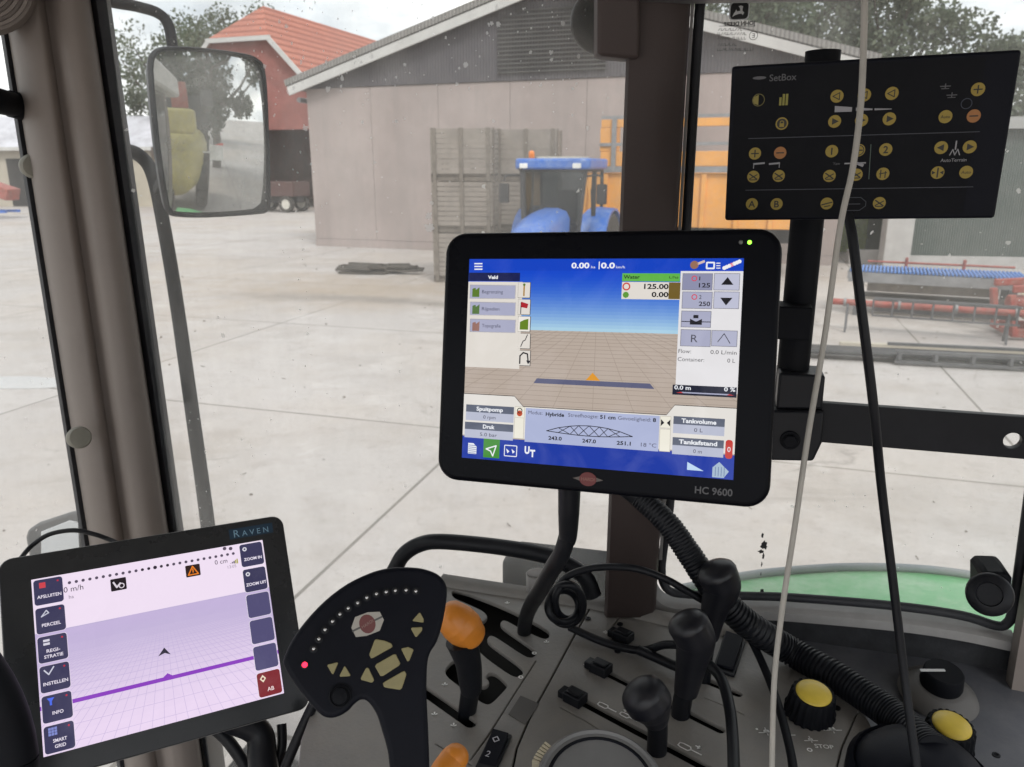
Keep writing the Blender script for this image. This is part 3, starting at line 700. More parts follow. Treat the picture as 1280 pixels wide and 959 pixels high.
rt = empty('hedge', (9.6, 27, 0), 'bright green hedge seen between the barn end and concrete pillar', 'hedge'); m = MB(); rnd = random.Random(3)
for i in range(2600):
    p = Vector((12.5+rnd.uniform(-2.2, 2.2), 27.2+rnd.uniform(-.7, .7), rnd.random()**.7*2.1)); q = Vector((rnd.gauss(0, 1), rnd.gauss(0, 1), rnd.gauss(0, 1))).normalized(); w = q.orthogonal().normalized(); u = q.cross(w); s = .13*rnd.uniform(.6, 1.5)
    m.poly([p+w*s, p+u*s*.6, p-w*s, p-u*s*.6])
M['hleaf'] = mat_leaf('hedge_leaf', (.2, .27, .06), (.3, .37, .10)); m.build('leaves', M['hleaf'], rt, smooth=0)
m = MB(); m.box(yaw(10.3, 27, 0, 0), 0, 4.4, -.4, .4, 0, 1.5); m.build('stems', M['hleaf'], rt, smooth=0)

def sorter():
    a = PZ(1062, 393, 0); fr = yaw(a.x, a.y, 0, math.atan2(-.42, .9)); L = 2.75
    rt = empty('sorting_table', fr[0], 'grey steel roller table with bright blue slatted belt standing in the yard', 'sorting table')
    m = MB(); m.box(fr, -.1, L+.1, -.02, .02, .64, .82); m.box(fr, -.1, L+.1, .98, 1.02, .70, .84); m.box(fr, -.12, -.1, -.02, 1.02, .7, .84); m.box(fr, L+.1, L+.12, -.02, 1.02, .7, .84); m.build('frame', M['steel'], rt, smooth=0)
    m = MB()
    for k in range(46):
        x = -.06+k*(L+.12)/45; m.tube([F(fr, x, .03, .85), F(fr, x, .97, .85)], .022, n=8, sub=1)
    m.build('belt', M['belt'], rt)
    for x in (.05, L-.18):
        for y in (.0, 1.0):
            m = MB(); m.box(fr, x, x+.13, y-.05, y+.05, 0, .64); m.build('leg', M['dsteel'], rt, smooth=0)
    m = MB()
    for x in (.9, 1.9): m.tube([F(fr, x, 1.0, .8), F(fr, x, 1.0, 1.02)], .03, sub=1); m.tube([F(fr, x, 1, 1.02), F(fr, x, .9, 1.02)], .03, sub=1)
    m.tube([F(fr, .2, 1.06, .93), F(fr, L, 1.06, .93)], .022, sub=1); m.build('side_rail', M['machred'], rt)
    m = MB(); m.box(fr, .1, L-.1, .1, .9, .3, .34); m.box(fr, .25, L-.3, .2, .8, .45, .68); m.build('drip_tray', M['woodd'], rt, smooth=0)
sorter()
def auger():
    a = PZ(1046, 418, 0)+Vector((0, .45, 0)); fr = yaw(a.x, a.y, 0, math.atan2(-.42, .9)); L = 3.1
    rt = empty('red_auger', fr[0], 'long faded red tube auger in a wire cage under the roller table', 'auger')
    m = MB(); m.tube([F(fr, 0, 0, .5), F(fr, L, 0, .5)], .055, sub=1, n=14); m.build('tube', M['machred'], rt)
    m = MB()
    for k in (0, 1, 2, 3):
        x = .25+k*.85; m.lathe([(.06, -.02), (.075, -.02), (.075, .02), (.06, .02)], (F(fr, x, 0, .5), fr[2], fr[3], fr[1]), 14)
    m.build('clamp_bands', M['steel'], rt)
    m = MB()
    for k in range(8): 
        x = .7+k*.3; m.bar(F(fr, x, -.16, .33), F(fr, x, -.16, .62), .025, .025)
    for z in (.33, .62): m.bar(F(fr, .7, -.16, z), F(fr, 2.85, -.16, z), .03, .03)
    m.box(fr, .72, 2.83, .1, .14, .36, .6)
    for x in (.3, 2.7):
        for s in (-.16, .16): m.bar(F(fr, x, s, 0), F(fr, x, s*.3, .48), .035, .035)
    m.build('cage', M['dsteel'], rt, smooth=0)
auger()
def redmachine():
    a = PZ(1262, 425, 0); fr = yaw(a.x, a.y, 0, R(-12))
    rt = empty('red_roller_machine', fr[0], 'bright red machine with fat cream roller at the right edge of the yard', 'machine')
    m = MB(); m.bar(F(fr, 0, 0, .12), F(fr, 1.6, 0, .12), .1, .14); m.bar(F(fr, 0, .8, .12), F(fr, 1.6, .8, .12), .1, .14)
    for y in (0, .8):
        m.bar(F(fr, .03, y, .12), F(fr, -.08, y, .75), .1, .1); m.bar(F(fr, 1.5, y, .12), F(fr, 1.5, y, .9), .1, .1); m.bar(F(fr, -.08, y, .84), F(fr, 1.6, y, .98), .09, .12)
    m.bar(F(fr, 0, 0, .12), F(fr, 0, .8, .12), .1, .1); m.build('frame', M['machred'], rt, bevel=.015)
    m = MB(); m.lathe([(.08, -.06), (.25, -.05), (.27, 0), (.27, .6), (.25, .65), (.08, .66)], (F(fr, .5, .08, .5), fr[1], fr[3], fr[2]), 22); m.build('roller', M['cream'], rt)
    m = MB(); m.lathe([(.1, 0), (.12, .02), (.12, .3), (.09, .32)], (F(fr, -.1, .1, .62), fr[3], fr[2], fr[1]), 16); m.build('motor', M['machred'], rt)
redmachine()
def rails():
    a = PZ(1035, 452, 0); c = PZ(1300, 466, 0); d = (c-a).normalized(); fr = yaw(a.x, a.y, 0, math.atan2(d.y, d.x))
    rt = empty('steel_rack', fr[0], 'low flat steel rack of long bars lying on the concrete', 'rack')
    m = MB()
    for y, z in ((0, .05), (.0, .2), (.55, .05), (.55, .2)): m.bar(F(fr, .9, y, z), F(fr, 5, y, z), .05, .045)
    for k in range(9): m.bar(F(fr, .95+k*.48, 0, .08), F(fr, .95+k*.48, 0, .18), .07, .05); m.bar(F(fr, .95+k*.48, .03, .05), F(fr, .95+k*.48, .53, .05), .04, .04)
    m.build('bars', M['dsteel'], rt, bevel=.004)
    m = MB(); m.box(fr, -.4, 4.9, .06, .5, .09, .15); m.build('rubber_mat', M['blkp'], rt, bevel=.02)
    m = MB(); m.bar(F(fr, .3, .95, .06), F(fr, 5, .95, .06), .12, .1); m.build('wood_beam', M['beige'], label='long pale timber beam lying behind the steel rack', cat='timber beam')
rails()

# ------------------------------------------------------------------ far left: red conveyor on blue legs, trailer in red barn
rt = empty('field_conveyor', (-31, 45, 0), 'red sloping conveyor on blue legs at the far left edge of the yard', 'conveyor')
fr = yaw(-31, 45, 0, R(-8)); m = MB(); m.bar(F(fr, -6, 0, 4.2), F(fr, 3.2, 0, 1.3), 1.0, .65); m.build('trough', M['machred'], rt, bevel=.04)
m = MB(); 
for x in (-2.5, 1.2):
    for y in (-.5, .5): m.bar(F(fr, x, y, 0), F(fr, x+.5, y, 2.6-x*.3), .12, .12)
m.bar(F(fr, -3, -.5, .4), F(fr, 3, -.5, .4), .14, .14); m.bar(F(fr, -3, .5, .4), F(fr, 3, .5, .4), .14, .14); m.build('legs', M['machblue'], rt, smooth=0)
rt = empty('farm_trailer', (0, 0, 0), 'old dark red farm trailer parked at the opening of the red barn', 'trailer')
m = MB(); m.box(ID, 0, 3.6, 0, 1.9, 1.0, 1.9); m.build('body', mat('faded_dark_red', (.075, .03, .028), .85, var=.3, dust=.2), rt, bevel=.03)
for x in (.55, 3.0):
    for y in (.1, 1.8): wheel(rt, x, y, .52, .34, 12)
m = MB(); m.box(ID, .1, 3.5, .6, 1.3, .6, .98); m.build('chassis', M['blkp'], rt)
rt.location = (-17.2, 51.5, 0); rt.rotation_euler.z = R(-19)

# ------------------------------------------------------------------ what the mirror looks back at: yellow sprayer, trees
def sprayer():
    rt = empty('field_sprayer', (0, 0, 0), 'yellow trailed field sprayer seen in the mirror behind the cab', 'sprayer')
    rings = []
    for x, w, z0, z1 in ((0, .35, .9, 2.0), (.25, .62, .75, 2.25), (1.2, .85, .7, 2.4), (2.6, .95, .8, 2.5), (3.3, .8, 1.0, 2.4)):
        rings.append([F(ID, x, w*math.cos(a)*(abs(math.cos(a))**-.35 if abs(math.cos(a)) > .01 else 1), (z0+z1)/2+(z1-z0)/2*math.sin(a)*(abs(math.sin(a))**-.35 if abs(math.sin(a)) > .01 else 1)) for a in [2*math.pi*k/20 for k in range(20)]])
    m = MB(); m.loft(rings); m.build('tank', M['yellow'], rt, smooth=60)
    m = MB(); m.box(ID, -.6, .1, -.2, .75, 2.45, 3.0); m.build('rinse_tank', M['yellow'], rt, bevel=.08, seg=3)
    m = MB(); m.box(ID, -1.6, 4, -.12, .12, .8, 1.0); m.box(ID, 3.5, 3.7, -1.0, 1.0, .8, 3.6); m.bar((3.7, -.95, 3.2), (.2, -1.1, 3.3), .3, .4); m.bar((3.7, .95, 3.2), (.2, 1.1, 3.3), .3, .4); m.box(ID, 1.7, 1.9, -.9, .9, .8, 1.0); m.build('boom_frame', M['blkp'], rt, smooth=0)
    m = MB(); m.box(ID, -.3, -.1, .2, .6, 3.02, 3.6); m.build('red_hopper', M['machred'], rt)
    for s in (-1, 1): wheel(rt, 1.8, s*.85, .9, .4, 18)
    fr = frame((1.2, 1.28, 1.85), (0, 1, 0), (0, 0, 1)); m = MB(); m.prism([(-.22, -.22), (.22, -.22), (.22, .22), (-.22, .22)], fr, -.01, .01)
    for k in range(3): m.prism([(-.22, -.22+k*.15), (-.1, -.22+k*.15), (.22, -.1+k*.15), (.22, -.02+k*.15), (.1, -.02+k*.15), (-.22, -.14+k*.15)], fr, .011, .014, 1)
    m.bar((1.22, .8, 1.85), (1.22, 1.2, 1.85), .04, .04)
    m.build('marker_board', [M['signw'], M['signr']], rt, smooth=0)
    return rt
CU, CV = Vector((.966, -.26, 0)).normalized(), Vector((.26, .966, 0)).normalized()
sp = sprayer(); q = Vector((.14, 1.035, 0))-CV*.80+CU*4.9; sp.location = (q.x, q.y, 0); sp.rotation_euler.z = math.atan2(CU.y, CU.x)
tree(13.5, -1.9, 11, 3.6, 21, 'leafD', 'dark dense tree reflected in the mirror behind the sprayer', 6000, ls=.2, cz=.5)
tree(31, -8.5, 11, 4.5, 22, 'leafD', 'dark tree reflected in the mirror, standing farther back', 4000, ls=.26, cz=.5)
# =================================================================== CAB
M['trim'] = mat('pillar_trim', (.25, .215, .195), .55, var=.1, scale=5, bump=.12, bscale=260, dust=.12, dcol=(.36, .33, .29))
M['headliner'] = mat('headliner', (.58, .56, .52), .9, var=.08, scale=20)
M['trimshade'] = mat('pillar_trim_shaded', (.068, .050, .047), .6, var=.12, bump=.12, bscale=260)  # pillar trim with the shade of the backlit cab side put into its colour
M['plug'] = mat('trim_plug', (.26, .25, .21), .6)
M['rubber'] = mat('black_rubber', (.022, .024, .03), .6, var=.2, dust=.25, dcol=(.12, .12, .12))
M['alu'] = mat('pale_frame', (.42, .41, .40), .5, var=.2, scale=12, dust=.3, dcol=(.2, .19, .17))
M['felt'] = mat('dark_felt', (.045, .047, .052), .95, var=.4, scale=30, bump=.4, bscale=200)
M['dash'] = mat('console_plastic', (.245, .235, .222), .48, var=.2, scale=9, bump=.5, bscale=260, dust=.5, dcol=(.31, .28, .24), dscale=16)
M['dash2'] = mat('side_shelf_plastic', (.095, .10, .115), .5, var=.2, scale=8, bump=.2, bscale=380, dust=.45, dcol=(.2, .2, .21), dscale=10)
M['slotshade'] = mat('console_slot_shade', (.012, .011, .011), .8)  # near-black body colour stands for the shade inside the slots
M['blkg'] = mat('gloss_black', (.0025, .003, .0055), .3, var=.15, scale=3, spec=.1, rvar=.2)
M['blks'] = mat('satin_black', (.0085, .0095, .013), .42, var=.25, scale=9, bump=.1, bscale=300, spec=.25, dust=.10, dcol=(.06, .06, .06))
M['blkm'] = mat('matt_black', (.006, .0068, .0095), .6, var=.3, scale=12, bump=.15, bscale=300, spec=.13, dust=.08, dcol=(.045, .045, .05))
M['navy'] = mat('dark_navy_plastic', (.0055, .0065, .0115), .5, var=.2, scale=8, bump=.15, bscale=420, spec=.13, dust=.06, dcol=(.04, .04, .045))
M['knobk'] = mat('worn_black_knob', (.009, .0095, .014), .42, var=.25, scale=14, spec=.4, dust=.12, dcol=(.06, .06, .06), rvar=.2)
M['knobo'] = mat('orange_knob', (.72, .25, .03), .38, var=.14, scale=30, bump=.1, bscale=300)
M['knoby'] = mat('yellow_knob', (.68, .50, .06), .42, var=.15, scale=40)
M['yellowkey'] = mat('yellow_key', (.30, .265, .13), .5, var=.15, scale=60)
M['greyp'] = mat('grey_plastic', (.2, .2, .2), .5)
M['cordw'] = mat('pale_cord', (.40, .385, .35), .5, var=.15, scale=30)
M['chrome'] = mat('bright_metal', (.6, .6, .6), .25, metal=.9, var=.2)
M['screen'] = mat_screen('screen_picture', 1.0)
M['print'] = mat_print('printed_marks')
M['glass'] = mat_glass('dusty_cab_glass', .19)
M['splash'] = mat_splash('dried_splash')
M['glassc'] = mat_clear('glass_inner_face')
M['redled'] = mat_emit('red_led', (1, .02, .05), 2.2)
M['greenled'] = mat_emit('green_led', (.25, 1, .05), 1.8)
M['whitem'] = mat('white_mark', (.7, .7, .7), .5)
def mirror_mat():
    m, nt, out = nodes('mirror_glass'); L = nt.links.new
    g = N(nt, 'ShaderNodeBsdfGlossy'); g.inputs[0].default_value = (.82, .84, .84, 1); g.inputs['Roughness'].default_value = .025
    d = N(nt, 'ShaderNodeBsdfDiffuse'); d.inputs[0].default_value = (.4, .4, .38, 1)
    tc = N(nt, 'ShaderNodeTexCoord'); n = N(nt, 'ShaderNodeTexNoise'); n.inputs['Scale'].default_value = 14; n.inputs['Detail'].default_value = 8; n.inputs['Roughness'].default_value = .7; L(tc.outputs['Object'], n.inputs['Vector'])
    r = ramp(nt, n.outputs['Fac'], [(.33, (.14,)*3), (.72, (.55,)*3)]); mx = N(nt, 'ShaderNodeMixShader'); L(r.outputs[0], mx.inputs[0]); L(g.outputs[0], mx.inputs[1]); L(d.outputs[0], mx.inputs[2]); L(mx.outputs[0], out.inputs[0]); return m
M['mirror'] = mirror_mat()

P0 = Vector((.14, 1.035, 2.5))
WF = Plane(P0, CU, (0, 0, -1))
def PW(u, v, off=0): return PP(u, v, P0+CV*off, CV)
ZC = 2.14
def CS(u, v, h=0): return PZ(u, v, ZC+h)
def vfr(u, v, d):
    o = P(u, v, d); ez = -ray(u, v).normalized(); ex = Vector((0, 0, 1)).cross(ez).normalized()
    return (o, ex, ez.cross(ex), ez)
def plate(mb, outline, holes, fr, th, bevel=.0008, m=0):
    """flat sheet with real cut-outs; its top face lies on the frame's plane"""
    cu = bpy.data.curves.new('t', 'CURVE'); cu.dimensions = '2D'; cu.fill_mode = 'BOTH'; cu.extrude = max(th/2-bevel, .0001); cu.bevel_depth = bevel; cu.bevel_resolution = 1; cu.offset = -bevel
    for pl in [outline]+holes:
        sp = cu.splines.new('POLY'); sp.points.add(len(pl)-1); sp.use_cyclic_u = True
        for q, (x, y) in zip(sp.points, pl): q.co = (x, y, 0, 1)
    ob = bpy.data.objects.new('t', cu); COL.objects.link(ob)
    dg = bpy.context.evaluated_depsgraph_get(); dg.update(); me = bpy.data.meshes.new_from_object(ob.evaluated_get(dg))
    mb.add([F(fr, v.co.x, v.co.y, v.co.z-th/2) for v in me.vertices], [tuple(p.vertices) for p in me.polygons], m)
    bpy.data.objects.remove(ob); bpy.data.curves.remove(cu); bpy.data.meshes.remove(me)
    return mb

# ------------------------------------------------------------------ cab shell
cab = empty('tractor_cab', (P0.x-.3*CV.x, P0.y-.3*CV.y, 1.2), 'tractor cab seen from the driver seat, brown trimmed pillars and dusty panes', 'tractor cab')
cf = (Vector((P0.x, P0.y, 0)), CU, CV, Vector((0, 0, 1)))
m = MB(); m.prism(rrect(-1.05, -1.6, 1.05, .08, .15), cf, 3.0, 3.16); m.build('roof', M['headliner'], cab, bevel=.02)
m = MB(); m.box(cf, -1.0, 1.0, -1.55, .02, 1.22, 1.27); m.build('cab_floor', M['blkm'], cab)
m = MB(); m.box(cf, .96, 1.0, -1.5, -.02, 1.27, 2.12); m.build('rear_wall', M['trimshade'], cab)
for x, y in ((.93, -1.5), (-1.0, -1.5), (-.9, -.0)):
    if y: m = MB(); m.box(cf, x, x+.08, y, y+.08, 1.27, 3.0); m.build('pillar', M['trim'], cab, bevel=.01)
# left (front) pillar
def Lx(v): return 2+.159*v
def Cx(v): return 58+.147*v
def Rx(v): return 114+.147*v
def Sx(v): return 138+.1385*v
m = MB(); rings = []
for v in (-90, 200, 500, 800, 1150):
    l, c, r = Lx(v), Cx(v), Rx(v)
    rings.append([PY(x, v, y) for x, y in ((l, 1.27), (l+2, 1.235), (l+8, 1.21), ((l+c)/2-8, 1.193), (c-16, 1.187), (c-9, 1.192), (c-2, 1.212), (c+4, 1.212), (c+11, 1.188), (c+20, 1.179), ((c+r)/2+6, 1.182), (r-6, 1.198), (r-1, 1.225), (r, 1.26), (r-10, 1.33), (l+10, 1.33))])
m.loft(rings); m.build('pillar', M['trim'], cab, smooth=60)
m = MB(); m.loft([[PY(Rx(v)-4, v, 1.24), PY(Rx(v)+6, v, 1.228), PY(Sx(v)-5, v, 1.235), PY(Sx(v), v, 1.25), PY(Sx(v)-2, v, 1.29), PY(Rx(v)+1, v, 1.29)] for v in (-90, 300, 700, 1150)]); m.build('window_seal', M['rubber'], cab, smooth=50)
m = MB(); m.loft([[PY(Lx(v)+4, v, 1.245), PY(Lx(v)-4, v, 1.235), PY(Lx(v)-8, v, 1.245), PY(Lx(v)-8, v, 1.28), PY(Lx(v)-1, v, 1.28)] for v in (-90, 300, 700, 1150)]); m.build('window_seal', M['rubber'], cab, smooth=50)
for u, v, r in ((42, 208, .0185), (99, 547, .017)):
    fr = vfr(u, v, 1.19); fr = frame(fr[0], fr[1]+Vector((0, .25, 0)), fr[2])
    m = MB(); m.lathe([(r*.9, -.02), (r, -.004), (r, .004), (r*.85, .009), (r*.3, .0105)], fr, 26); m.build('trim_plug', M['plug'], cab, smooth=50)
m = MB(); m.tube([P(-90, 105, 1.02), P(-20, 122, 1.08), P(18, 131, 1.15)], [.0185, .0185, .0175], n=16, sub=4); m.tube([P(14, 130, 1.145), P(28, 134, 1.17)], .0195, n=16, sub=1); m.build('grab_bar', M['blkm'], cab, smooth=50)
# middle pillar with its upper box and speaker
def mp(side, v): return (785.5-.0395*v) if side == 'l' else (863.5-.0575*v)
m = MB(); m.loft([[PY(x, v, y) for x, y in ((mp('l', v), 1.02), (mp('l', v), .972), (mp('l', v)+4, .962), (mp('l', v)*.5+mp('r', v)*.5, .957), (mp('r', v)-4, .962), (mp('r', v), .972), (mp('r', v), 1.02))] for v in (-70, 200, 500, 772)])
m.build('pillar', M['trimshade'], cab, smooth=60)
m = MB(); pl = Plane(PY(768, 30, .945), (1, -.02, 0), (0, .05, -1)); m.prism([pl.loc(u, v) for u, v in ((747, -60), (747, 66), (750, 70), (783, 73), (800, 73), (800, -60))], pl.fr, 0, .055); m.build('pillar_box', M['trimshade'], cab, bevel=.004)
fr = vfr(752, 27, .985); m = MB(); m.lathe([(.040, -.03), (.040, .0), (.036, .008), (.02, .012), (.004, .013)], fr, 36); m.build('speaker', M['blkg'], cab, smooth=60)
fr = vfr(811, 240, .957); m = MB(); m.lathe([(.019, -.01), (.0195, .0), (.017, .004), (.004, .005)], fr, 26); m.build('trim_plug', M['trimshade'], cab, smooth=50)
m = MB(); m.loft([[PY(863+.0*v-.0575*v+dx, v, y) for dx, y in ((1, .975), (5, .972), (5, .99), (1, .99))] for v in (-70, 300, 700)]); m.build('edge_strip', M['alu'], cab, smooth=0)
# window frame and seal of the right-hand rear pane
sealp = [(884, -60), (874, 20), (860, 250), (840, 600), (829, 690), (827, 712), (829, 728), (838, 739), (860, 743), (930, 745), (989, 747), (1114, 757), (1200, 769), (1244, 782), (1258, 780), (1266, 765), (1273, 720), (1284, 640), (1300, 520)]
m = MB(); m.tube([PW(u, v, -.012) for u, v in sealp], .0062, n=8, sub=5); m.build('window_seal', M['rubber'], cab, smooth=60)
fp = [(834, 620), (822, 690), (818, 715), (821, 735), (833, 748), (860, 753), (930, 755), (985, 757), (1114, 768), (1200, 780), (1268, 794)]
m = MB(); pts = spline([PW(u, v, -.012) for u, v in fp], 5)
rings = []
for i, p in enumerate(pts):
    t = (pts[min(i+1, len(pts)-1)]-pts[max(i-1, 0)]).normalized(); q = t.cross(CV).normalized()
    if q.z > 0: q = -q
    if i < 12 and q.x > 0: q = -q
    rings.append([p-CV*.006, p-CV*.014+q*.004, p-CV*.014+q*.0165, p-CV*.004+q*.0185, p+CV*.012+q*.0185, p+CV*.012])
m.loft(rings); m.build('window_frame', M['alu'], cab, smooth=50)
m = MB(); m.prism([WF.loc(u, v) for u, v in ((818, 748), (900, 756), (985, 764), (1114, 777), (1200, 790), (1272, 803), (1285, 870), (1100, 850), (960, 830), (818, 800))], WF.fr, -.012, .02); m.build('lower_trim', M['felt'], cab, bevel=.003)
m = MB(); m.loft([[PY(x-.17*(v-800), v, y) for x, y in ((1265, .885), (1266, .862), (1275, .845), (1330, .83), (1330, .9))] for v in (-100, 400, 800, 900)]); m.build('pillar', M['trim'], cab, smooth=50)
pl = Plane(PY(900, 5, .955), CU, (0, 0, -1)); m = MB(); m.prism([pl.loc(u, v) for u, v in ((779, 7), (1072, 2.5), (1078, -70), (775, -70))], pl.fr, -.05, .0); m.build('header_rail', M['greyp'], cab, bevel=.004)
# top-left air outlet with curved ribs
m = MB(); fr = vfr(-34, -32, 1.02); m.lathe([(.075, -.06), (.075, .0), (.068, .012), (.01, .014)], fr, 40); m.build('air_outlet', M['trim'], cab, smooth=40)
m = MB()
for k in range(6): m.lathe([(.064-k*.0095, .012), (.063-k*.0095, .020), (.059-k*.0095, .020), (.058-k*.0095, .012)], fr, 40)
m.build('air_grille', M['trim'], cab, smooth=40)
# panes
def pane(name, a, b, z0, z1, lab=None, inward=True):
    d = (b-a); d.z = 0; L_ = d.length; fr = (Vector((a.x, a.y, 0)), d.normalized(), Vector((0, 0, 1)), d.normalized().cross(Vector((0, 0, 1))))
    m = MB(); m.box(fr, 0, L_, z0, z1, -.002, .002); n = len(m.m)
    # the outside face carries the dust, the other faces are clean
    m.m = [1]*n; m.m[1 if not inward else 0] = 0
    return m.build(name, [M['glass'], M['glassc']], cab, smooth=0, label=lab)
pane('window_pane', PW(Sx(330)-10, 330), PW(790, 400), 1.3, 3.0)
pane('window_pane', PW(845, 400), P0+CU*.62, 2.12, 3.0)
wa = PY(Lx(330)-2, 330, 1.26); pane('windshield', wa, wa-CV*1.5, 1.4, 3.0)
# dried dirt run and wire on the rear pane
fl = Flat((P0, CU, Vector((0, 0, -1)), CV), base=.0035)
def splat(cu_, cv_, r, col, seed, sx=1, sy=1):
    rnd = random.Random(seed); pts = []
    for k in range(22):
        a = 2*math.pi*k/22; q = r*rnd.uniform(.55, 1.2); pts.append((cu_[0]+q*math.cos(a)*sx, cu_[1]+q*math.sin(a)*sy))
    fl.poly(pts, col)
for u, v, r, sx, sy in ((953, 668, .004, .5, 1), (955, 680, .006, .8, 1.3), (951, 688, .004, 1, .8), (954, 694, .003, .6, 1.6), (952, 704, .002, .5, 2), (951, 716, .0015, .5, 2), (952, 737, .003, 1, 1.3)):
    splat(WF.loc(u, v), None, r, (.03, .03, .03), int(u*v), sx, sy)
fl.build('dirt_run', M['print'], cab)
fl = Flat((P0, CU, Vector((0, 0, -1)), CV), base=.0035)
for u, v, r in ((537, 270, .007), (538, 284, .009), (541, 254, .004), (383, 160, .006), (412, 112, .005), (497, 152, .0035), (330, 130, .003), (690, 75, .003), (664, 66, .003), (610, 42, .003)):
    splat(WF.loc(u, v), None, r*.75, (.5, .49, .47), int(u*v))
rnd = random.Random(11)
for i in range(300):
    u = rnd.uniform(285, 735); v = rnd.uniform(-5, 285)*rnd.random()**.35
    if v > 110+.02*u and rnd.random() < .6: continue
    splat(WF.loc(u, v), None, .0008+.0021*rnd.random()**3, (.5, .5, .5), i, rnd.uniform(.7, 1.2), rnd.uniform(.8, 1.5))
for i in range(60): splat(WF.loc(rnd.uniform(880, 1275), rnd.uniform(5, 540)), None, .0005+.0011*rnd.random()**3, (.5, .5, .5), i)
fl.build('dried_specks', M['splash'], cab, kind='stuff')
# window latch
m = MB(); pl = Plane(PW(1240, 740, -.05), CU, (0, 0, -1)); m.prism([pl.loc(u, v) for u, v in ((1226, 722), (1232, 716), (1260, 717), (1266, 724), (1262, 764), (1235, 762), (1226, 755))], pl.fr, 0, .05); m.build('window_latch', M['blkm'], cab, bevel=.004)
m = MB(); m.lathe([(.021, -.03), (.0235, .0), (.0235, .012), (.021, .016), (.013, .018), (.012, .014)], vfr(1237, 743, .86), 28); m.build('latch_knob', M['blks'], cab, smooth=45)
# maker's label on the glass, read from behind
fl = Flat((P0, CU, Vector((0, 0, -1)), CV), base=.0035)
def wl(x, y): return WF.loc(870+x*.09375, y*.09375)
K = (.012, .012, .012); WHT = (.75, .76, .76)
x0, y0 = wl(452, 34); x1, y1 = wl(702, 272); fl.rect(x0, y0, x1, y1, WHT, 1, .0045); x0, y0 = wl(468, 50); x1, y1 = wl(688, 258); fl.rect(x0, y0, x1, y1, K, 2, .0042)
fl.poly([wl(*q) for q in ((482, 236), (505, 185), (522, 165), (535, 135), (548, 160), (590, 152), (585, 120), (568, 92), (598, 82), (628, 92), (618, 150), (642, 178), (622, 212), (608, 192), (570, 195), (520, 212))], WHT, 3)
x, y = wl(580, 322); fl.text('JOHN DEERE', x, y, .0062, K, 2, bold=.03, mirror=True)
fl.line([wl(310, 356), wl(780, 356)], .0006, K, 1)
rnd = random.Random(2)
for yy, xa, xb in ((400, 300, 600), (458, 290, 680), (515, 290, 670), (603, 290, 520), (668, 285, 770)):
    xx = xa
    while xx < xb:
        w_ = rnd.uniform(16, 32); a = wl(xx, yy-16); b = wl(xx+w_*.72, yy+14); 
        fl.line([(a[0], a[1]), (a[0], b[1]), (b[0], b[1])] if rnd.random() < .5 else [(a[0], b[1]), (b[0], a[1])], .0006, K, 1); xx += w_*1.25
x, y = wl(765, 482); fl.ring(x, y, .005, .0006, K, 1); fl.text('E', x, y, .007, K, 1, mirror=True)
fl.build('window_label', M['print'], cab)

# ------------------------------------------------------------------ outside mirror
mir = empty('wing_mirror', (-.6, 1.6, 2.6), 'large black framed wing mirror on tubular arms outside the front pillar', 'mirror')
MC = PY(262, 165, 1.6); nm_ = ((CAM-MC).normalized()+Vector((.965, -.262, -.05)).normalized()).normalized()
ex = Vector((0, 0, 1)).cross(nm_).normalized(); MF = Plane(MC, ex, -(nm_.cross(ex)))
outl = [(186, 84), (188, 70), (196, 61), (212, 58), (255, 60), (305, 67), (320, 73), (328, 84), (332, 120), (335, 200), (336, 255), (332, 265), (320, 268), (260, 272), (220, 271), (211, 266), (206, 254), (196, 190), (189, 125)]
ol = [MF.loc(*q) for q in outl]
ol2 = [tuple(p) [:2] for p in spline([(x, y, 0) for x, y in ol]+[(ol[0][0], ol[0][1], 0)], 4)][:-1]
cx_ = sum(p[0] for p in ol2)/len(ol2); cy_ = sum(p[1] for p in ol2)/len(ol2)
m = MB(); m.loft([[F(MF.fr, cx_+(x-cx_)*t, cy_+(y-cy_)*t, z) for x, y in ol2] for t, z in ((1, .004), (.985, .014), (.93, .032), (.8, .05), (.5, .06))]); m.build('mirror_housing', M['rubber'], mir, smooth=60)
m = MB(); n = len(ol2); 
def mz(x, y): return .0035-.012+((x-cx_)**2+(y-cy_)**2)/(2*1.25)
rings = [[F(MF.fr, cx_+(x-cx_)*t, cy_+(y-cy_)*t, mz(cx_+(x-cx_)*t, cy_+(y-cy_)*t)) for x, y in ol2] for t in np.linspace(.004, .955, 14)]
m.loft(rings, True); m.build('mirror_glass', M['mirror'], mir, smooth=80)
m = MB(); rr = []
for t, z in ((.955, -.004), (.962, -.009), (.988, -.010), (1.0, -.002), (1.0, .006)): rr.append([F(MF.fr, cx_+(x-cx_)*t, cy_+(y-cy_)*t, z) for x, y in ol2])
m.loft(rr, False); m.build('mirror_rim', M['blkm'], mir, smooth=60)
m = MB(); m.tube([P(40, -40, 1.42), P(125, -2, 1.56), P(170, 8, 1.64), P(198, 17, 1.67), P(211, 33, 1.68), P(217, 70, 1.68)], .0115, n=12); m.build('mirror_arm', M['blkm'], mir, smooth=60)
m = MB(); m.tube([P(90, 188, 1.45), P(150, 187, 1.58), P(176, 196, 1.64), P(192, 222, 1.66), P(206, 290, 1.66), P(221, 380, 1.65), P(241, 520, 1.62), P(259, 650, 1.6), P(290, 900, 1.5)], .0142, n=14); m.build('mirror_arm', M['blkm'], mir, smooth=60)
m = MB(); m.bar(P(200, 240, 1.665), F(MF.fr, ol[0][0]+.06, .06, .06), .03, .02); m.build('mirror_bracket', M['blkm'], mir, bevel=.003)

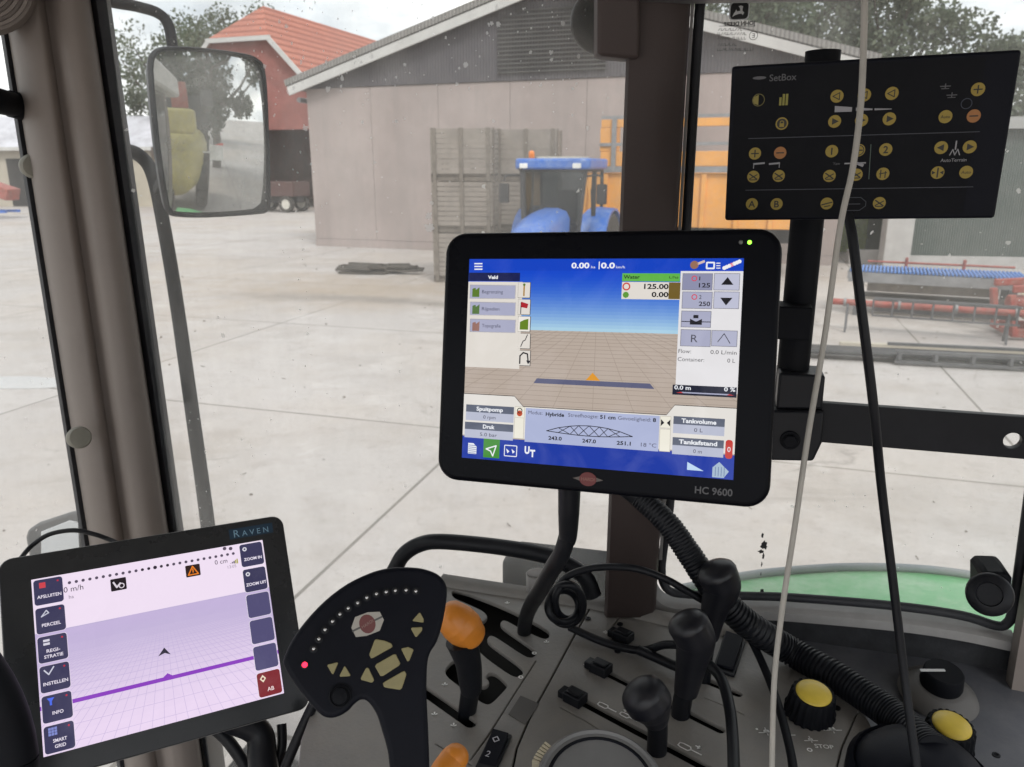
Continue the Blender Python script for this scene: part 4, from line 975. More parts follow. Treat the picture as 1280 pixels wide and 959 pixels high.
# ------------------------------------------------------------------ fender and outside boxes
def fender():
    z = 2.03; edge = [(850, 736), (900, 727), (960, 718), (1060, 711), (1160, 714), (1255, 728), (1350, 748)]
    A = [PZ(u, v, z) for u, v in edge]; A = spline(A, 4); rings = []
    for p in A:
        inn = Vector((p.x, p.y, 0)); q = PP(640+(p.x/p.y)*970*.95, 800, P0+CV*.06, CV)
        ww = P0+CU*((p-P0).dot(CU))+CV*.05; ww.z = z+.02
        row = [Vector((p.x, p.y, z-.12))+CV*.02, Vector((p.x, p.y, z-.03))+CV*.02, p]
        for t in (.08, .3, .6, 1): 
            x = p.lerp(ww, t); x.z = z+.028*math.sin(min(1, t*1.1)*1.57)-.004*math.cos(t*18); row.append(x)
        row.append(ww+Vector((0, 0, -.1))); rings.append(row)
    m = MB(); m.loft(rings, True, False)
    M['fgreen'] = mat('fender_green', (.10, .40, .14), .38, var=.12, scale=3, coat=.2, dust=.8, dcol=(.40, .52, .38), dscale=9)
    rt = m.build('rear_fender', M['fgreen'], smooth=60, label='dusty green rear wheel fender below the right-hand window', cat='fender')
fender()
m = MB(); m.tube([PZ(u, v, 2.036) for u, v in ((846, 737), (900, 726), (960, 716), (1060, 709), (1160, 712), (1255, 726), (1350, 746))], .008, n=8)
m.build('fender_edge', mat('fender_edge_rubber', (.25, .28, .30), .7, dust=.4), bpy.data.objects['rear_fender'], smooth=60)
pl = Plane(PY(690, 720, 1.2), CU, (0, 0, -1)); m = MB(); m.prism([pl.loc(u, v) for u, v in ((626, 701), (640, 698), (757, 712), (800, 718), (800, 800), (626, 790))], pl.fr, 0, .075); m.build('hydraulic_cover', M['blkm'], bevel=.012, seg=3, label='black box cover outside the window beside the middle pillar', cat='cover')
wlamp = empty('work_lamp', P(72, 690, 1.42), 'small grey work lamp outside, showing behind the left tablet', 'work lamp')
pl = Plane(P(72, 665, 1.42), (1, 0, 0), (0, -.3, -1)); m = MB(); m.prism([pl.loc(u, v) for u, v in ((31, 672), (34, 662), (48, 653), (88, 640), (106, 638), (114, 650), (116, 700), (36, 700))], pl.fr, 0, .08); m.build('lamp_housing', M['greyp'], wlamp, bevel=.006)
m = MB(); m.prism([pl.loc(u, v) for u, v in ((52, 664), (88, 650), (100, 652), (102, 696), (52, 696))], pl.fr, -.004, .02); m.build('lamp_lens', M['chrome'], wlamp, bevel=.002)

# ------------------------------------------------------------------ side console
con = empty('side_console', CS(760, 860, -.4), 'dark grey control console under the window with slots, levers and switches', 'console')
cfr = (Vector((0, 0, ZC)), Vector((1, 0, 0)), Vector((0, 1, 0)), Vector((0, 0, 1)))
def cxy(u, v): p = CS(u, v); return (p.x, p.y)
sd = (CS(870, 955)-CS(715, 875)).normalized(); sq = Vector((-sd.y, sd.x, 0))
if sq.y < 0: sq = -sq
def slot(u0, v0, u1, v1, w, n=6):
    a = CS(u0, v0); b = CS(u1, v1); d = (b-a).normalized(); q = Vector((-d.y, d.x, 0)); out = []
    for c, s in ((b, 1), (a, -1)):
        for k in range(n+1):
            t = -math.pi/2+math.pi*k/n; p = c+(d*math.cos(t)*s+q*math.sin(t)*s)*w/2; out.append((p.x, p.y))
    return out
def seam(pts, w=.0013):
    P_ = [Vector((*cxy(u, v), 0)) for u, v in pts]; l = []; r = []
    for i, p in enumerate(P_):
        t = (P_[min(i+1, len(P_)-1)]-P_[max(i-1, 0)]).normalized(); q = Vector((-t.y, t.x, 0))*w/2; l.append((p+q)[:2]); r.append((p-q)[:2])
    return [tuple(x) for x in l]+[tuple(x) for x in r[::-1]]
z4 = lambda x, y: cxy(350+.28045*x, 690+.28045*y)
z2 = lambda x, y: cxy(540+.1875*x, 820+.1876*y)
z3 = lambda x, y: cxy(690+.20743*x, 760+.2075*y)
def rnd_poly(pts, it=2, q=.22):
    for _ in range(it):
        o = []
        for i in range(len(pts)):
            a = pts[i]; b = pts[(i+1) % len(pts)]; o += [(a[0]*(1-q)+b[0]*q, a[1]*(1-q)+b[1]*q), (a[0]*q+b[0]*(1-q), a[1]*q+b[1]*(1-q))]
        pts = o
    return pts
out_px = [(420, 856), (445, 822), (500, 760), (530, 729), (548, 721), (566, 720), (630, 732), (745, 749), (830, 768), (905, 782), (975, 798), (1030, 836), (1078, 886), (1100, 930), (1112, 985), (1115, 1130), (372, 1130), (371, 985), (376, 925), (388, 893)]
outline = [cxy(*q) for q in out_px]
gate = rnd_poly([z4(*q) for q in ((762, 180), (785, 165), (1000, 245), (1195, 345), (1203, 378), (1178, 390), (1080, 345), (1000, 300), (980, 315), (990, 335), (1130, 430), (1145, 455), (1122, 472), (1090, 464), (965, 380), (938, 370), (922, 385), (930, 405), (1075, 508), (1088, 538), (1062, 558), (1028, 550), (905, 462), (872, 420), (880, 320), (918, 302), (926, 285), (905, 262), (830, 228), (775, 205))], 2)
jgate = rnd_poly([z2(*q) for q in ((68, 110), (150, 15), (185, 70), (250, 150), (330, 205), (368, 195), (385, 170), (355, 140), (385, 108), (430, 118), (505, 190), (495, 215), (400, 315), (355, 325), (200, 215))], 2)
holes = [gate, jgate, slot(508, 848, 588, 904, .014), slot(766, 802, 922, 867, .011), slot(748, 836, 900, 912, .011), slot(716, 871, 925, 982, .012),
         [z3(160, 742), z3(345, 833), z3(328, 858), z3(130, 795)],
         seam([(739, 757), (715, 800), (690, 846), (664, 893), (646, 935), (636, 985)], .0022),
         seam([(670, 826), (640, 872), (610, 920), (588, 950)]),
         seam([(776, 768), (762, 790)]), seam([(1005, 815), (985, 850), (962, 890), (930, 960)]), seam([(700, 884), (730, 900), (768, 924)]),
         seam([(1072, 890), (1052, 935), (1040, 985)]), seam([(545, 930), (570, 945), (590, 957)], .0012), seam([(880, 872), (900, 880), (930, 893)], .0009)]
m = MB(); plate(m, outline, holes, cfr, .006, .0012); m.build('console_top', M['dash'], con, smooth=25)
m = MB(); ins = [(x*.985+.15*.015, y*.985+.82*.015) for x, y in outline]; m.prism(ins, (Vector((0, 0, 0)),)+cfr[1:], ZC-.5, ZC-.03); m.build('console_body', M['slotshade'], con, smooth=0)
m = MB(); n = len(outline)
for i in list(range(n)):
    a = outline[i]; b = outline[(i+1) % n]
    m.add([(a[0], a[1], ZC-.006), (b[0], b[1], ZC-.006), (b[0], b[1], ZC-.3), (a[0], a[1], ZC-.3)], [(0, 1, 2, 3)])
m.build('console_side', mat('console_side', (.2, .165, .14), .6, bump=.1), con, smooth=60)
# raised far lip
m = MB(); rim = spline([CS(u, v) for u, v in ((552, 727), (630, 739), (745, 756), (830, 775), (905, 789), (970, 803))], 5); rings = []
for i, p in enumerate(rim):
    rings.append([p+CV*d+Vector((0, 0, h)) for d, h in ((-.014, .0002), (-.012, .005), (-.004, .009), (.008, .009), (.012, .004), (.012, .0002))])
m.loft(rings); m.build('console_lip', M['dash'], con, smooth=50)
# recessed label patch, screw heads
m = MB(); m.prism([z2(590, 268), z2(715, 322), z2(622, 460), z2(510, 392)], cfr, .0003, .0009); m.build('label_patch', mat('label_patch', (.12, .115, .11), .7), con)
for u, v in ((735, 774), (775, 781), (1046, 886), (772, 815), (1245, 945)):
    m = MB(); p = CS(u, v); m.lathe([(.0042, .0004), (.0042, .0018), (.0025, .002), (.0022, .0009), (.0003, .0009)], (p, cfr[1], cfr[2], cfr[3]), 14); m.build('screw', M['blks'], con)
# console markings
cfl = (Vector((0, 0, ZC)), Vector((1, 0, 0)), Vector((0, -1, 0)), Vector((0, 0, -1)))
fl = Flat(cfl, base=.0006); WM = (.9, .9, .88)
ang = math.atan2(-sd.y, sd.x)
def cl_(u, v): p = CS(u, v); return (p.x, -p.y)
def cyl_icon(u, v, s=1.0, arrow=0):
    c = Vector(cl_(u, v)); d = Vector((sd.x, -sd.y)); q = Vector((-d.y, d.x))
    L_ = .011*s; h = .0032*s
    pts = [c+d*L_*a+q*h*b for a, b in ((-.9, -.7), (-.6, -1), (.1, -1), (.3, 0), (.1, 1), (-.6, 1), (-.9, .7))]
    fl.line(pts, .0017, WM, close=True); fl.line([c+d*L_*.3, c+d*L_*1.2], .0017, WM); fl.disc(*(c+d*L_*1.25), .0012, WM)
    if arrow:
        o = c+q*-.008*s+d*L_*.9*arrow; fl.line([o-d*.006*arrow, o], .0017, WM); fl.line([o-d*.003*arrow+q*.002, o, o-d*.003*arrow-q*.002], .0017, WM)
cyl_icon(757, 884, 1.0); cyl_icon(784, 896, .9, -1); cyl_icon(860, 936, 1.1, 1); cyl_icon(784, 941, 1.0)
for t, u, v in (('I', 702, 869), ('II', 732, 831), ('III', 757, 791)): x, y = cl_(u, v); fl.text(t, x, y, .0085, WM, rot=ang+.2, bold=.02)
for u, v in ((668, 817), (651, 847)): x, y = cl_(u, v); fl.ring(x, y, .0032, .0017, WM)
for u, v in ((634, 754), (556, 856), (543, 893), (567, 907), (683, 803)): x, y = cl_(u, v); fl.line([(x-.003, y), (x, y+.002), (x+.003, y)], .0017, WM); fl.line([(x, y-.003), (x, y+.002)], .0017, WM)
for u, v, s in ((958, 915, 1), (985, 918, .8), (1013, 925, .8), (1040, 912, 1.1)):
    c = Vector(cl_(u, v)); fl.disc(c.x, c.y, .0035*s, WM, n=8); fl.line([c+Vector((-.009*s, .002)), c+Vector((.009*s, .002))], .0012, WM); fl.line([c+Vector((0, -.006*s)), c+Vector((0, .006*s))], .0012, WM)
x, y = cl_(1030, 934); fl.text('STOP', x, y, .0085, WM, bold=.02, rot=.1); x, y = cl_(1012, 938); fl.ring(x, y, .003, .0014, WM)
x, y = cl_(946, 912); fl.disc(x, y, .0015, WM)
fl.build('console_lettering', M['print'], con)
def lever(name, base, pts, mat_, r, knob=None, knobmat=None, nm='lever_knob', n=18, flat=1.0):
    m = MB(); m.tube([base]+pts, r, n=n, sub=8, flat=flat); o = m.build(name, mat_, con, smooth=60)
    if knob: m = MB(); m.tube(knob[0], knob[1], n=24, sub=10); m.build(nm, knobmat, o, smooth=70)
    return o
k = 1/970.
# orange-topped range lever and a second one at the front edge
b0 = CS(582, 903, -.02); y0 = b0.y
lever('range_lever', b0, [PY(584, 890, y0-.004), PY(588, 862, y0-.01)], M['blks'], [.010, .0105, .011], None)
m = MB(); m.tube([PY(589, 864, y0-.01), PY(588, 852, y0-.011), PY(585, 826, y0-.013), PY(577, 800, y0-.014)], [.0118, .0135, .015, .0185], n=22, sub=6); g = m.build('lever_grip', M['blks'], con, smooth=60)
m = MB(); m.tube([PY(563, 770, y0-.016), PY(572, 778, y0-.015), PY(581, 786, y0-.015), PY(588, 793, y0-.015)], [.0185, .0215, .0215, .0180], n=28, sub=8, rend=.8, rstart=.7); m.build('lever_knob', M['knobo'], g, smooth=70)
m = MB(); m.tube([P(543, 985, .71), P(556, 965, .72), P(566, 951, .73), P(570, 946, .73)], [.012, .0135, .0135, .0125], n=22, rend=.9); m.build('lever_knob', M['knobo'], con, smooth=70)
m = MB(); m.tube([CS(552, 985, 0), P(548, 978, .715)], .008, sub=1); m.build('lever_shaft', M['blks'], con)
# three hydraulic levers
def hyd(base, pts, rs, kn, krs, rend=.6):
    y = base.y; bb = base+Vector((0, 0, -.03))
    o = lever('hydraulic_lever', bb, [PY(u, v, y-.006) for u, v in pts], M['blks'], [r*k*y/.87 for r in rs])
    m = MB(); m.tube([PY(u, v, y-.008) for u, v in kn], [r*k*y/.87 for r in krs], n=26, sub=10, flat=1.04, rend=rend, up=(1, 0, 0)); m.build('lever_knob', M['knobk'], o, smooth=75)
hyd(CS(879, 848), [(882, 820), (887, 790)], [9, 9, 10], [(886, 797), (890, 776), (895, 755), (902, 733), (896, 716)], [11, 13.5, 17, 22, 23.5], .55)
hyd(CS(849, 891), [(853, 876), (858, 860)], [12, 12, 12], [(857, 866), (861, 846), (865, 824), (869, 800), (860, 780)], [14, 16.5, 19, 24, 24.5], .55)
hyd(CS(821, 936), [(822, 915), (820, 893)], [13, 13, 14], [(820, 905), (818, 894), (812, 880), (804, 868)], [13, 19, 28.5, 28], .6)
# flow limiter sliders
for u, v in ((778, 800), (750, 840), (718, 877)):
    o = CS(u, v); fr = (o, sd, sq, Vector((0, 0, 1))); m = MB(); m.box(fr, -.011, .013, -.0095, .0095, .0004, .013); m.box(fr, -.020, -.0112, -.007, .007, .0004, .010); m.box(fr, -.008, .01, -.006, .006, .0132, .0155); m.build('flow_slider', M['blks'], con, bevel=.0012)
# rocker switches
def rocker(corners, h, sym):
    pp = [cxy(*q) for q in corners]; c = (sum(p[0] for p in pp)/4, sum(p[1] for p in pp)/4)
    m = MB(); m.prism([(c[0]+(x-c[0])*1.0, c[1]+(y-c[1])*1.0) for x, y in pp], cfr, .0003, .004); o = m.build('rocker_switch', M['blks'], con, bevel=.001)
    a = [Vector((c[0]+(x-c[0])*.8, c[1]+(y-c[1])*.8, 0)) for x, y in pp]; hs = (h, h, h*.45, h*.45)
    m = MB(); b_ = [Vector((p.x, p.y, ZC+.0042)) for p in a]; t = [Vector((p.x, p.y, ZC+q)) for p, q in zip(a, hs)]; m.loft([b_, t]); m.build('rocker', M['navy'], o, bevel=.0012)
    if sym:
        f2 = Flat(frame(t[0]+Vector((0, 0, .0002)), t[1]-t[0], t[3]-t[0]), base=.0004)
        if f2.fr[3].z > 0: f2.fr = (f2.fr[0], f2.fr[1], f2.fr[2], -f2.fr[3])
        w_ = (t[1]-t[0]).length; h_ = (t[3]-t[0]).length; f2.text('2', w_*.5, h_*.72, .011, (.5, .5, .55)); f2.line([(w_*.3, h_*.28), (w_*.5, h_*.2), (w_*.7, h_*.28), (w_*.5, h_*.36)], .0012, (.5, .5, .55), close=True); f2.build('symbol', M['print'], o)
rocker([(616, 915), (640, 922), (620, 968), (594, 962)], .010, True)
rocker([(905, 796), (932, 805), (918, 848), (890, 840)], .016, False)
# knobs
def knob(u, v, z, r, h, cap, name='turn_knob', teeth=20):
    p = PZ(u, v, z); fr = frame(p, (1, 0, 0), (0, 1, .18)); n = teeth*4
    m = MB(); m.lathe([(r*1.05, .0), (r*1.08, h*.25), (r, h*.4), (r*.92, h*.95), (r*.86, h)], fr, n, mod=lambda j, kk, q: q*(1 if kk % 4 < 2 else .93)); o = m.build(name, M['blkm'], con, smooth=40)
    m = MB(); m.lathe([(r*.74, h*.9), (r*.74, h*1.02), (r*.66, h*1.08), (r*.3, h*1.12), (r*.02, h*1.13)], fr, 30); m.build('knob_cap', M['knoby'], o, smooth=60)
knob(1011, 893, ZC, .0265, .034, True)
knob(1180, 935, 2.12, .027, .036, True)
p = PZ(1172, 868, 2.118); fr = frame(p, (1, 0, 0), (0, 1, .15)); m = MB(); m.lathe([(.046, 0), (.043, .006), (.030, .015), (.028, .016)], fr, 40); d = m.build('dial_base', mat('dial_base_plastic', (.13, .125, .12), .55, var=.15), con, smooth=40)
m = MB(); m.lathe([(.0235, .016), (.0245, .02), (.0225, .036), (.021, .038), (.002, .0385)], fr, 40); m.build('dial_knob', M['blkm'], d, smooth=40)
m = MB(); m.box((F(fr, -.004, .0, .0388),)+fr[1:], -.026, .004, -.0016, .0016, 0, .0012); m.build('dial_pointer', M['whitem'], d)
fl = Flat((Vector((0, 0, 2.12)), Vector((1, 0, 0)), Vector((0, -1, 0)), Vector((0, 0, -1))), base=.0045)
q = PZ(1143, 853, 2.125); fl.ring(q.x, -q.y, .004, .001, WM); q = PZ(1143, 835, 2.125); fl.line([(q.x-.004, -q.y), (q.x+.003, -q.y-.002)], .0012, WM); q = PZ(1200, 850, 2.125); fl.disc(q.x, -q.y, .0018, WM)
fl.build('dial_marks', M['print'], con)
# side shelf beside the console
zs = 2.112; s_ = [(PZ(u, v, zs).x, PZ(u, v, zs).y) for u, v in ((978, 795), (1114, 809), (1262, 829), (1300, 850), (1330, 960), (1330, 1130), (1000, 1130), (1000, 880))]
m = MB(); m.prism(s_, (Vector((0, 0, 0)),)+cfr[1:], zs-.3, zs); m.build('side_shelf', M['dash2'], con, bevel=.003)
# black domed cover and front dial at the bottom edge
p = CS(1150, 985, 0); m = MB(); m.lathe([(.072, -.02), (.072, .012), (.066, .02), (.064, .017), (.055, .03), (.03, .038), (.002, .04)], frame(p, (1, 0, 0), (0, 1, .1)), 44); m.build('round_cover', M['navy'], con, smooth=40)
p = CS(748, 1012, 0); fr = frame(p, (1, 0, 0), (0, 1, .25)); m = MB(); m.lathe([(.066, 0), (.066, .02), (.062, .034), (.05, .04), (.048, .036), (.03, .036), (.002, .037)], fr, 48); hd = m.build('depth_dial', M['navy'], con, smooth=40)
m = MB(); m.lathe([(.0605, .0335), (.0625, .0375), (.0585, .0415), (.0565, .0385)], fr, 48); m.build('dial_ring', M['greyp'], hd, smooth=50)
m = MB()
for q in range(7):
    a = R(137+q*3.2); o = F(fr, .067*math.cos(a), .067*math.sin(a), .02); e_ = frame(o, fr[1]*math.cos(a)+fr[2]*math.sin(a), fr[3]); m.box(e_, -.004, .004, -.012, .016, -.0012, .0012)
m.build('dial_ribs', M['cream'], hd)

# ------------------------------------------------------------------ grab rail, cables, conduit
m = MB(); m.tube([PY(478, 742, 1.06), PY(494, 711, 1.07), PY(505, 693, 1.07), PY(524, 681, 1.07), PY(550, 677, 1.06), PY(610, 682, 1.04), PY(668, 691, 1.01), PY(700, 701, .995), PY(730, 720, .985), PY(742, 745, .98)], .0118, n=16); m.build('grab_rail', M['blks'], smooth=60, label='thick black bent grab rail in front of the lower window', cat='grab rail')
def cable(name, pts, r, mt, lab, cat='cable', n=10, sub=8, up=None, **kw):
    m = MB(); m.tube(pts, r, n=n, sub=sub); return m.build(name, M[mt], smooth=70, label=lab, cat=cat)
m = MB()
for j, (cx0, cy0, rx, ry) in enumerate(((708, 756, 21, 25), (710, 752, 18, 22), (704, 758, 19, 20))):
    pts = [P(cx0+rx*math.cos(a)*(1 if j != 1 else .9), cy0+ry*math.sin(a), .985+.02*math.sin(a+j)) for a in [2*math.pi*q/18+j for q in range(18)]]
    m.tube(pts+[pts[0]], .0048, n=10, sub=3)
m.build('cable_coil', M['blks'], smooth=70, label='black cable wound into a small coil on the console', cat='cable coil')
cable('cable', [P(692, 742, .985), P(704, 725, .98), P(722, 715, .975), P(752, 709, .965), P(795, 711, .95), P(832, 724, .945), P(862, 741, .94), P(895, 760, .94)], .0045, 'blks', 'black cable arching from the coil across the brown pillar')
cable('cable', [CS(712, 784, .012), CS(745, 799, .008), CS(775, 809, .008), CS(805, 813, .010), CS(832, 806, .03), CS(862, 808, .05)], .0052, 'blks', 'black cable lying flat on the console from coil to levers')
cable('cable', [CS(797, 812, .016), CS(820, 822, .012), CS(848, 834, .012), CS(880, 842, .012)], .0062, 'blks', 'short thick black cable running along the far lever slot')
cable('cable', [CS(880, 826, .05), CS(900, 846, .05), CS(911, 880, .045), CS(916, 925, .04), CS(918, 1000, .04)], .0062, 'blks', 'black cable dropping from the lever knobs to the front')
cable('cable', [CS(918, 762, .06), CS(940, 802, .03), CS(960, 846, .02), CS(976, 892, .02), CS(990, 950, .02), CS(992, 990, .02)], .0048, 'blkm', 'thin black cable running down left of the yellow knob')
cable('charging_cord', [P(1081, -40, .56), P(1080, 40, .58), P(1076, 130, .60), P(1066, 210, .62), P(1050, 285, .63), P(1031, 420, .65), P(1010, 545, .65), P(994, 655, .66), P(978, 760, .67), P(968, 850, .68), P(965, 960, .68), P(965, 1010, .68)], .0025, 'cordw', 'thin pale cord hanging down in front of the control box', 'cord')
cable('cable', [P(1060, 268, .70), P(1066, 300, .695), P(1076, 380, .70), P(1091, 500, .72), P(1102, 610, .76), P(1116, 725, .78), P(1131, 850, .79), P(1145, 955, .77), P(1150, 1000, .76)], .0045, 'blks', 'straight black cable from the control box down to the console')
m = MB()
cp = [P(770, 600, 1.0), P(800, 622, .985), P(835, 655, .965), P(862, 693, .955), P(893, 738, .95), P(932, 778, .955), CS(985, 812, .022), CS(1040, 843, .02), CS(1090, 876, .02), CS(1130, 906, .022), CS(1165, 940, .03)]
m.tube(cp, lambda t: (.0125+.0035*min(1, t*1.6))*(1.06+(0 if t < .1 else .05 if t < .38 else .10)*(1 if (t*104) % 1 < .55 else -.5)), n=16, sub=60)
m.build('corrugated_conduit', M['blks'], smooth=60, label='black corrugated cable conduit crossing the console to the right', cat='conduit')
m = MB(); pts = [P(672+13*math.cos(a), 722+6*math.sin(a), 1.01) for a in [2*math.pi*q/20 for q in range(21)]]; rings = [[p+Vector((0, 0, h)) for p in pts[:-1]] for h in (-.018, .006)]; m.loft(rings, False); q = [[p*.0+Vector((p.x, p.y, p.z))*1 for p in r] for r in rings]
m.build('cup_ring', M['alu'], smooth=60, label='small grey ring clip standing beside the cable coil', cat='ring clip')
o = bpy.data.objects['cup_ring']; sm = o.modifiers.new('thick', 'SOLIDIFY'); sm.thickness = .002

# ------------------------------------------------------------------ large terminal monitor
HC = Panel([(587, 324), (930, 323), (916, 600), (577, 572)], .246)
def span(pn, l, t, r, b): return pn.loc(*l)[0], pn.loc(*t)[1], pn.loc(*r)[0], pn.loc(*b)[1]
x0, y0, x1, y1 = span(HC, (551, 440), (760, 288), (971, 450), (750, 618))
mon = empty('terminal_monitor', F(HC.fr, (x0+x1)/2, y1, .02), 'large black touchscreen monitor showing a blue and tan sprayer field view', 'monitor')
m = MB(); m.prism(rrect(x0, y0, x1, y1, .020, 8), HC.fr, .0, .042); m.build('housing', M['blkg'], mon, bevel=.005, seg=4, smooth=30)
def col(*c): return srgb(*c)
fl = Flat(HC.fr, clip=(0, 0, HC.W, HC.H)); W_, H_ = HC.W, HC.H
def h(x, y): return HC.loc(540+x*.38593, 280+y*.38593)
hz = h(550, 350)[1]; tb = h(550, 152)[1]; bb = h(550, 718)[1]
fl.rect(0, 0, W_, tb, col(18, 66, 190), 0)
for i in range(18):
    t = i/17; a = np.array((20, 72, 200)); b_ = np.array((168, 205, 226)); c = a+(b_-a)*t**1.3; ya = tb+(hz-tb)*i/18; yb = tb+(hz-tb)*(i+1)/18; fl.rect(0, ya, W_, yb, col(*c), 0)
fl.rect(0, hz, W_, bb, col(182, 168, 156), 0); fl.rect(0, bb, W_, H_, col(22, 54, 160), 0)
G1 = col(158, 144, 132)
for i in range(1, 26):
    y = hz+(bb-hz)*(i/26)**1.25; fl.line([(0, y), (W_, y)], .0004, G1, 1)
for i in range(-7, 8): fl.line([(W_*.5+i*.007, hz), (W_*.5+i*.05, bb)], .0004, G1, 1)
def rc(x0, y0, x1, y1, c, l=2, r=0): a = h(x0, y0); b_ = h(x1, y1); fl.rect(a[0], a[1], b_[0], b_[1], c, l, r)
def tx(t, x, y, s, c, l=5, **k): p = h(x, y); fl.text(t, p[0], p[1], s, c, l, **k)
UZ = .000277
def ft(t, x0, x1, y, cap, c, l=6, bold=0): p = h((x0+x1)/2, y); fl.fit(t, p[0], p[1], cap*UZ, (x1-x0)*UZ, c, l, 'c', bold)
BK = col(28, 28, 32); WH = col(238, 240, 245); PN = col(222, 216, 208); LI = col(168, 170, 194); LI2 = col(140, 142, 170)
for i in range(3): rc(138, 127+i*9, 164, 131+i*9, WH, 2)
ft('0.00', 452, 511, 135, 17, WH, bold=.03); ft('ha', 516, 530, 140, 8, WH); rc(541, 122, 543, 147, WH); ft('0.0', 548, 593, 135, 17, WH, bold=.03); ft('km/h', 597, 625, 140, 8, WH)
p = h(850, 133); fl.disc(p[0], p[1], .0035, col(150, 110, 90), 2); fl.line([(p[0]+.003, p[1]-.001), (p[0]+.008, p[1]-.003)], .002, col(215, 190, 180), 2)
rc(888, 123, 916, 147, WH, 2, .001); rc(893, 128, 911, 142, col(18, 66, 190), 3)
for yy in (126, 134, 142): rc(921, yy, 934, yy+3, WH)
a = h(947, 143); b_ = h(996, 122); 
for i in range(7): t = i/6; fl.disc(a[0]+(b_[0]-a[0])*t, a[1]+(b_[1]-a[1])*t, .0017, col(240, 240, 240) if i != 3 else col(230, 140, 150), 2, 8)
rc(121, 158, 285, 186, col(24, 32, 80)); ft('Veld', 181, 216, 173, 11, WH, bold=.03)
rc(110, 187, 283, 470, PN); 
for i, t in enumerate(('Begrenzing', 'Rijpaden', 'Topografie')):
    yy = 197+i*55; rc(124, yy, 271, yy+47, col(150, 148, 158), 2); rc(126, yy+2, 269, yy+45, LI, 3); ft(t, 160, (234, 222, 226)[i], yy+23, 11, col(70, 70, 90))
    p = h(143, yy+24); cc = [col(90, 120, 40), col(85, 115, 60), col(150, 110, 100)][i]; fl.poly([(p[0]-.0035, p[1]-.003), (p[0]-.0005, p[1]-.004), (p[0], p[1]-.002), (p[0]+.0035, p[1]-.0045), (p[0]+.0035, p[1]+.0045), (p[0]-.0035, p[1]+.0045)], cc, 4)
for i in range(5):
    yy = 189+i*55; rc(280, yy, 319, yy+52, col(60, 55, 55), 2); rc(281, yy+1, 317, yy+50, PN if i != 2 else col(235, 230, 222), 3)
    p = h(299, yy+26)
    if i == 0: fl.line([(p[0], p[1]-.005), (p[0], p[1]+.005)], .0014, col(170, 130, 60), 4); fl.disc(p[0], p[1]-.005, .0012, col(60, 120, 50), 4)
    if i == 1: fl.line([(p[0]-.003, p[1]-.004), (p[0]-.003, p[1]+.006)], .0008, BK, 4); fl.poly([(p[0]-.003, p[1]-.005), (p[0]+.004, p[1]-.003), (p[0]+.003, p[1]+.001), (p[0]-.003, p[1])], col(170, 30, 40), 4)
    if i == 2: fl.poly([(p[0]-.004, p[1]-.002), (p[0], p[1]-.004), (p[0]+.004, p[1]-.005), (p[0]+.004, p[1]+.005), (p[0]-.004, p[1]+.005)], col(100, 130, 30), 4)
    if i == 3: fl.line([(p[0]-.003, p[1]+.005), (p[0]-.001, p[1]), (p[0]+.001, p[1]-.001), (p[0]+.003, p[1]-.006)], .0008, BK, 4)
    if i == 4: fl.line([(p[0]-.004, p[1]+.005), (p[0]-.004, p[1]-.002), (p[0]-.001, p[1]-.005), (p[0]+.003, p[1]-.004), (p[0]+.004, p[1]+.003)], .0013, BK, 4); fl.poly([(p[0]+.002, p[1]+.002), (p[0]+.0065, p[1]+.002), (p[0]+.004, p[1]+.0055)], BK, 4)
rc(617, 160, 803, 187, col(96, 178, 72), 2); ft('Water', 622, 673, 172, 11, BK, bold=.02); ft('L/ha', 770, 798, 173, 8, BK)
rc(616, 188, 803, 246, PN, 2); rc(768, 190, 803, 244, col(112, 92, 40), 3); ft('125.00', 689, 765, 203, 15, BK, bold=.03); ft('0.00', 713, 765, 229, 15, BK, bold=.03)
p = h(630, 203); fl.ring(p[0], p[1], .0035, .0012, col(200, 60, 50), 3); p = h(628, 230); fl.disc(p[0], p[1], .0028, col(90, 150, 50), 3, 8)
rc(806, 153, 1008, 552, col(226, 224, 226), 1.5)
def btn(x0, y0, x1, y1, c=LI): rc(x0, y0, x1, y1, col(130, 130, 140), 2); rc(x0+2, y0+2, x1-2, y1-2, c, 3)
btn(812, 160, 908, 216, LI2); btn(811, 219, 907, 276); btn(808, 281, 903, 337); btn(806, 341, 902, 399); btn(914, 160, 996, 216, col(188, 190, 210)); btn(913, 219, 994, 276, col(188, 190, 210)); btn(906, 344, 988, 399, col(178, 180, 202))
for yy, t1, t2 in ((177, '1', '125'), (237, '2', '250')):
    p = h(850, yy); fl.ring(p[0], p[1], .0024, .0008, col(210, 70, 90), 4); ft(t1, 866, 869 if t1 == '1' else 873, yy, 12, BK); ft(t2, 866, 900, yy+22, 13, BK, bold=.02)
p = h(957, 186); fl.poly([(p[0]-.005, p[1]+.003), (p[0], p[1]-.0035), (p[0]+.005, p[1]+.003)], BK, 4); p = h(953, 251); fl.poly([(p[0]-.005, p[1]-.003), (p[0], p[1]+.0035), (p[0]+.005, p[1]-.003)], BK, 4)
p = h(855, 317); fl.line([(p[0]-.012, p[1]), (p[0]+.012, p[1])], .0007, BK, 4); fl.poly([(p[0]-.005, p[1]-.0025), (p[0]+.005, p[1]+.0025), (p[0]+.005, p[1]-.0025), (p[0]-.005, p[1]+.0025)], BK, 4); rc(847, 295, 863, 306, BK, 4)
ft('R', 840, 860, 371, 23, col(70, 70, 80)); p = h(946, 371); fl.line([(p[0]-.005, p[1]+.003), (p[0], p[1]-.004), (p[0]+.005, p[1]+.004)], .0006, BK, 4)
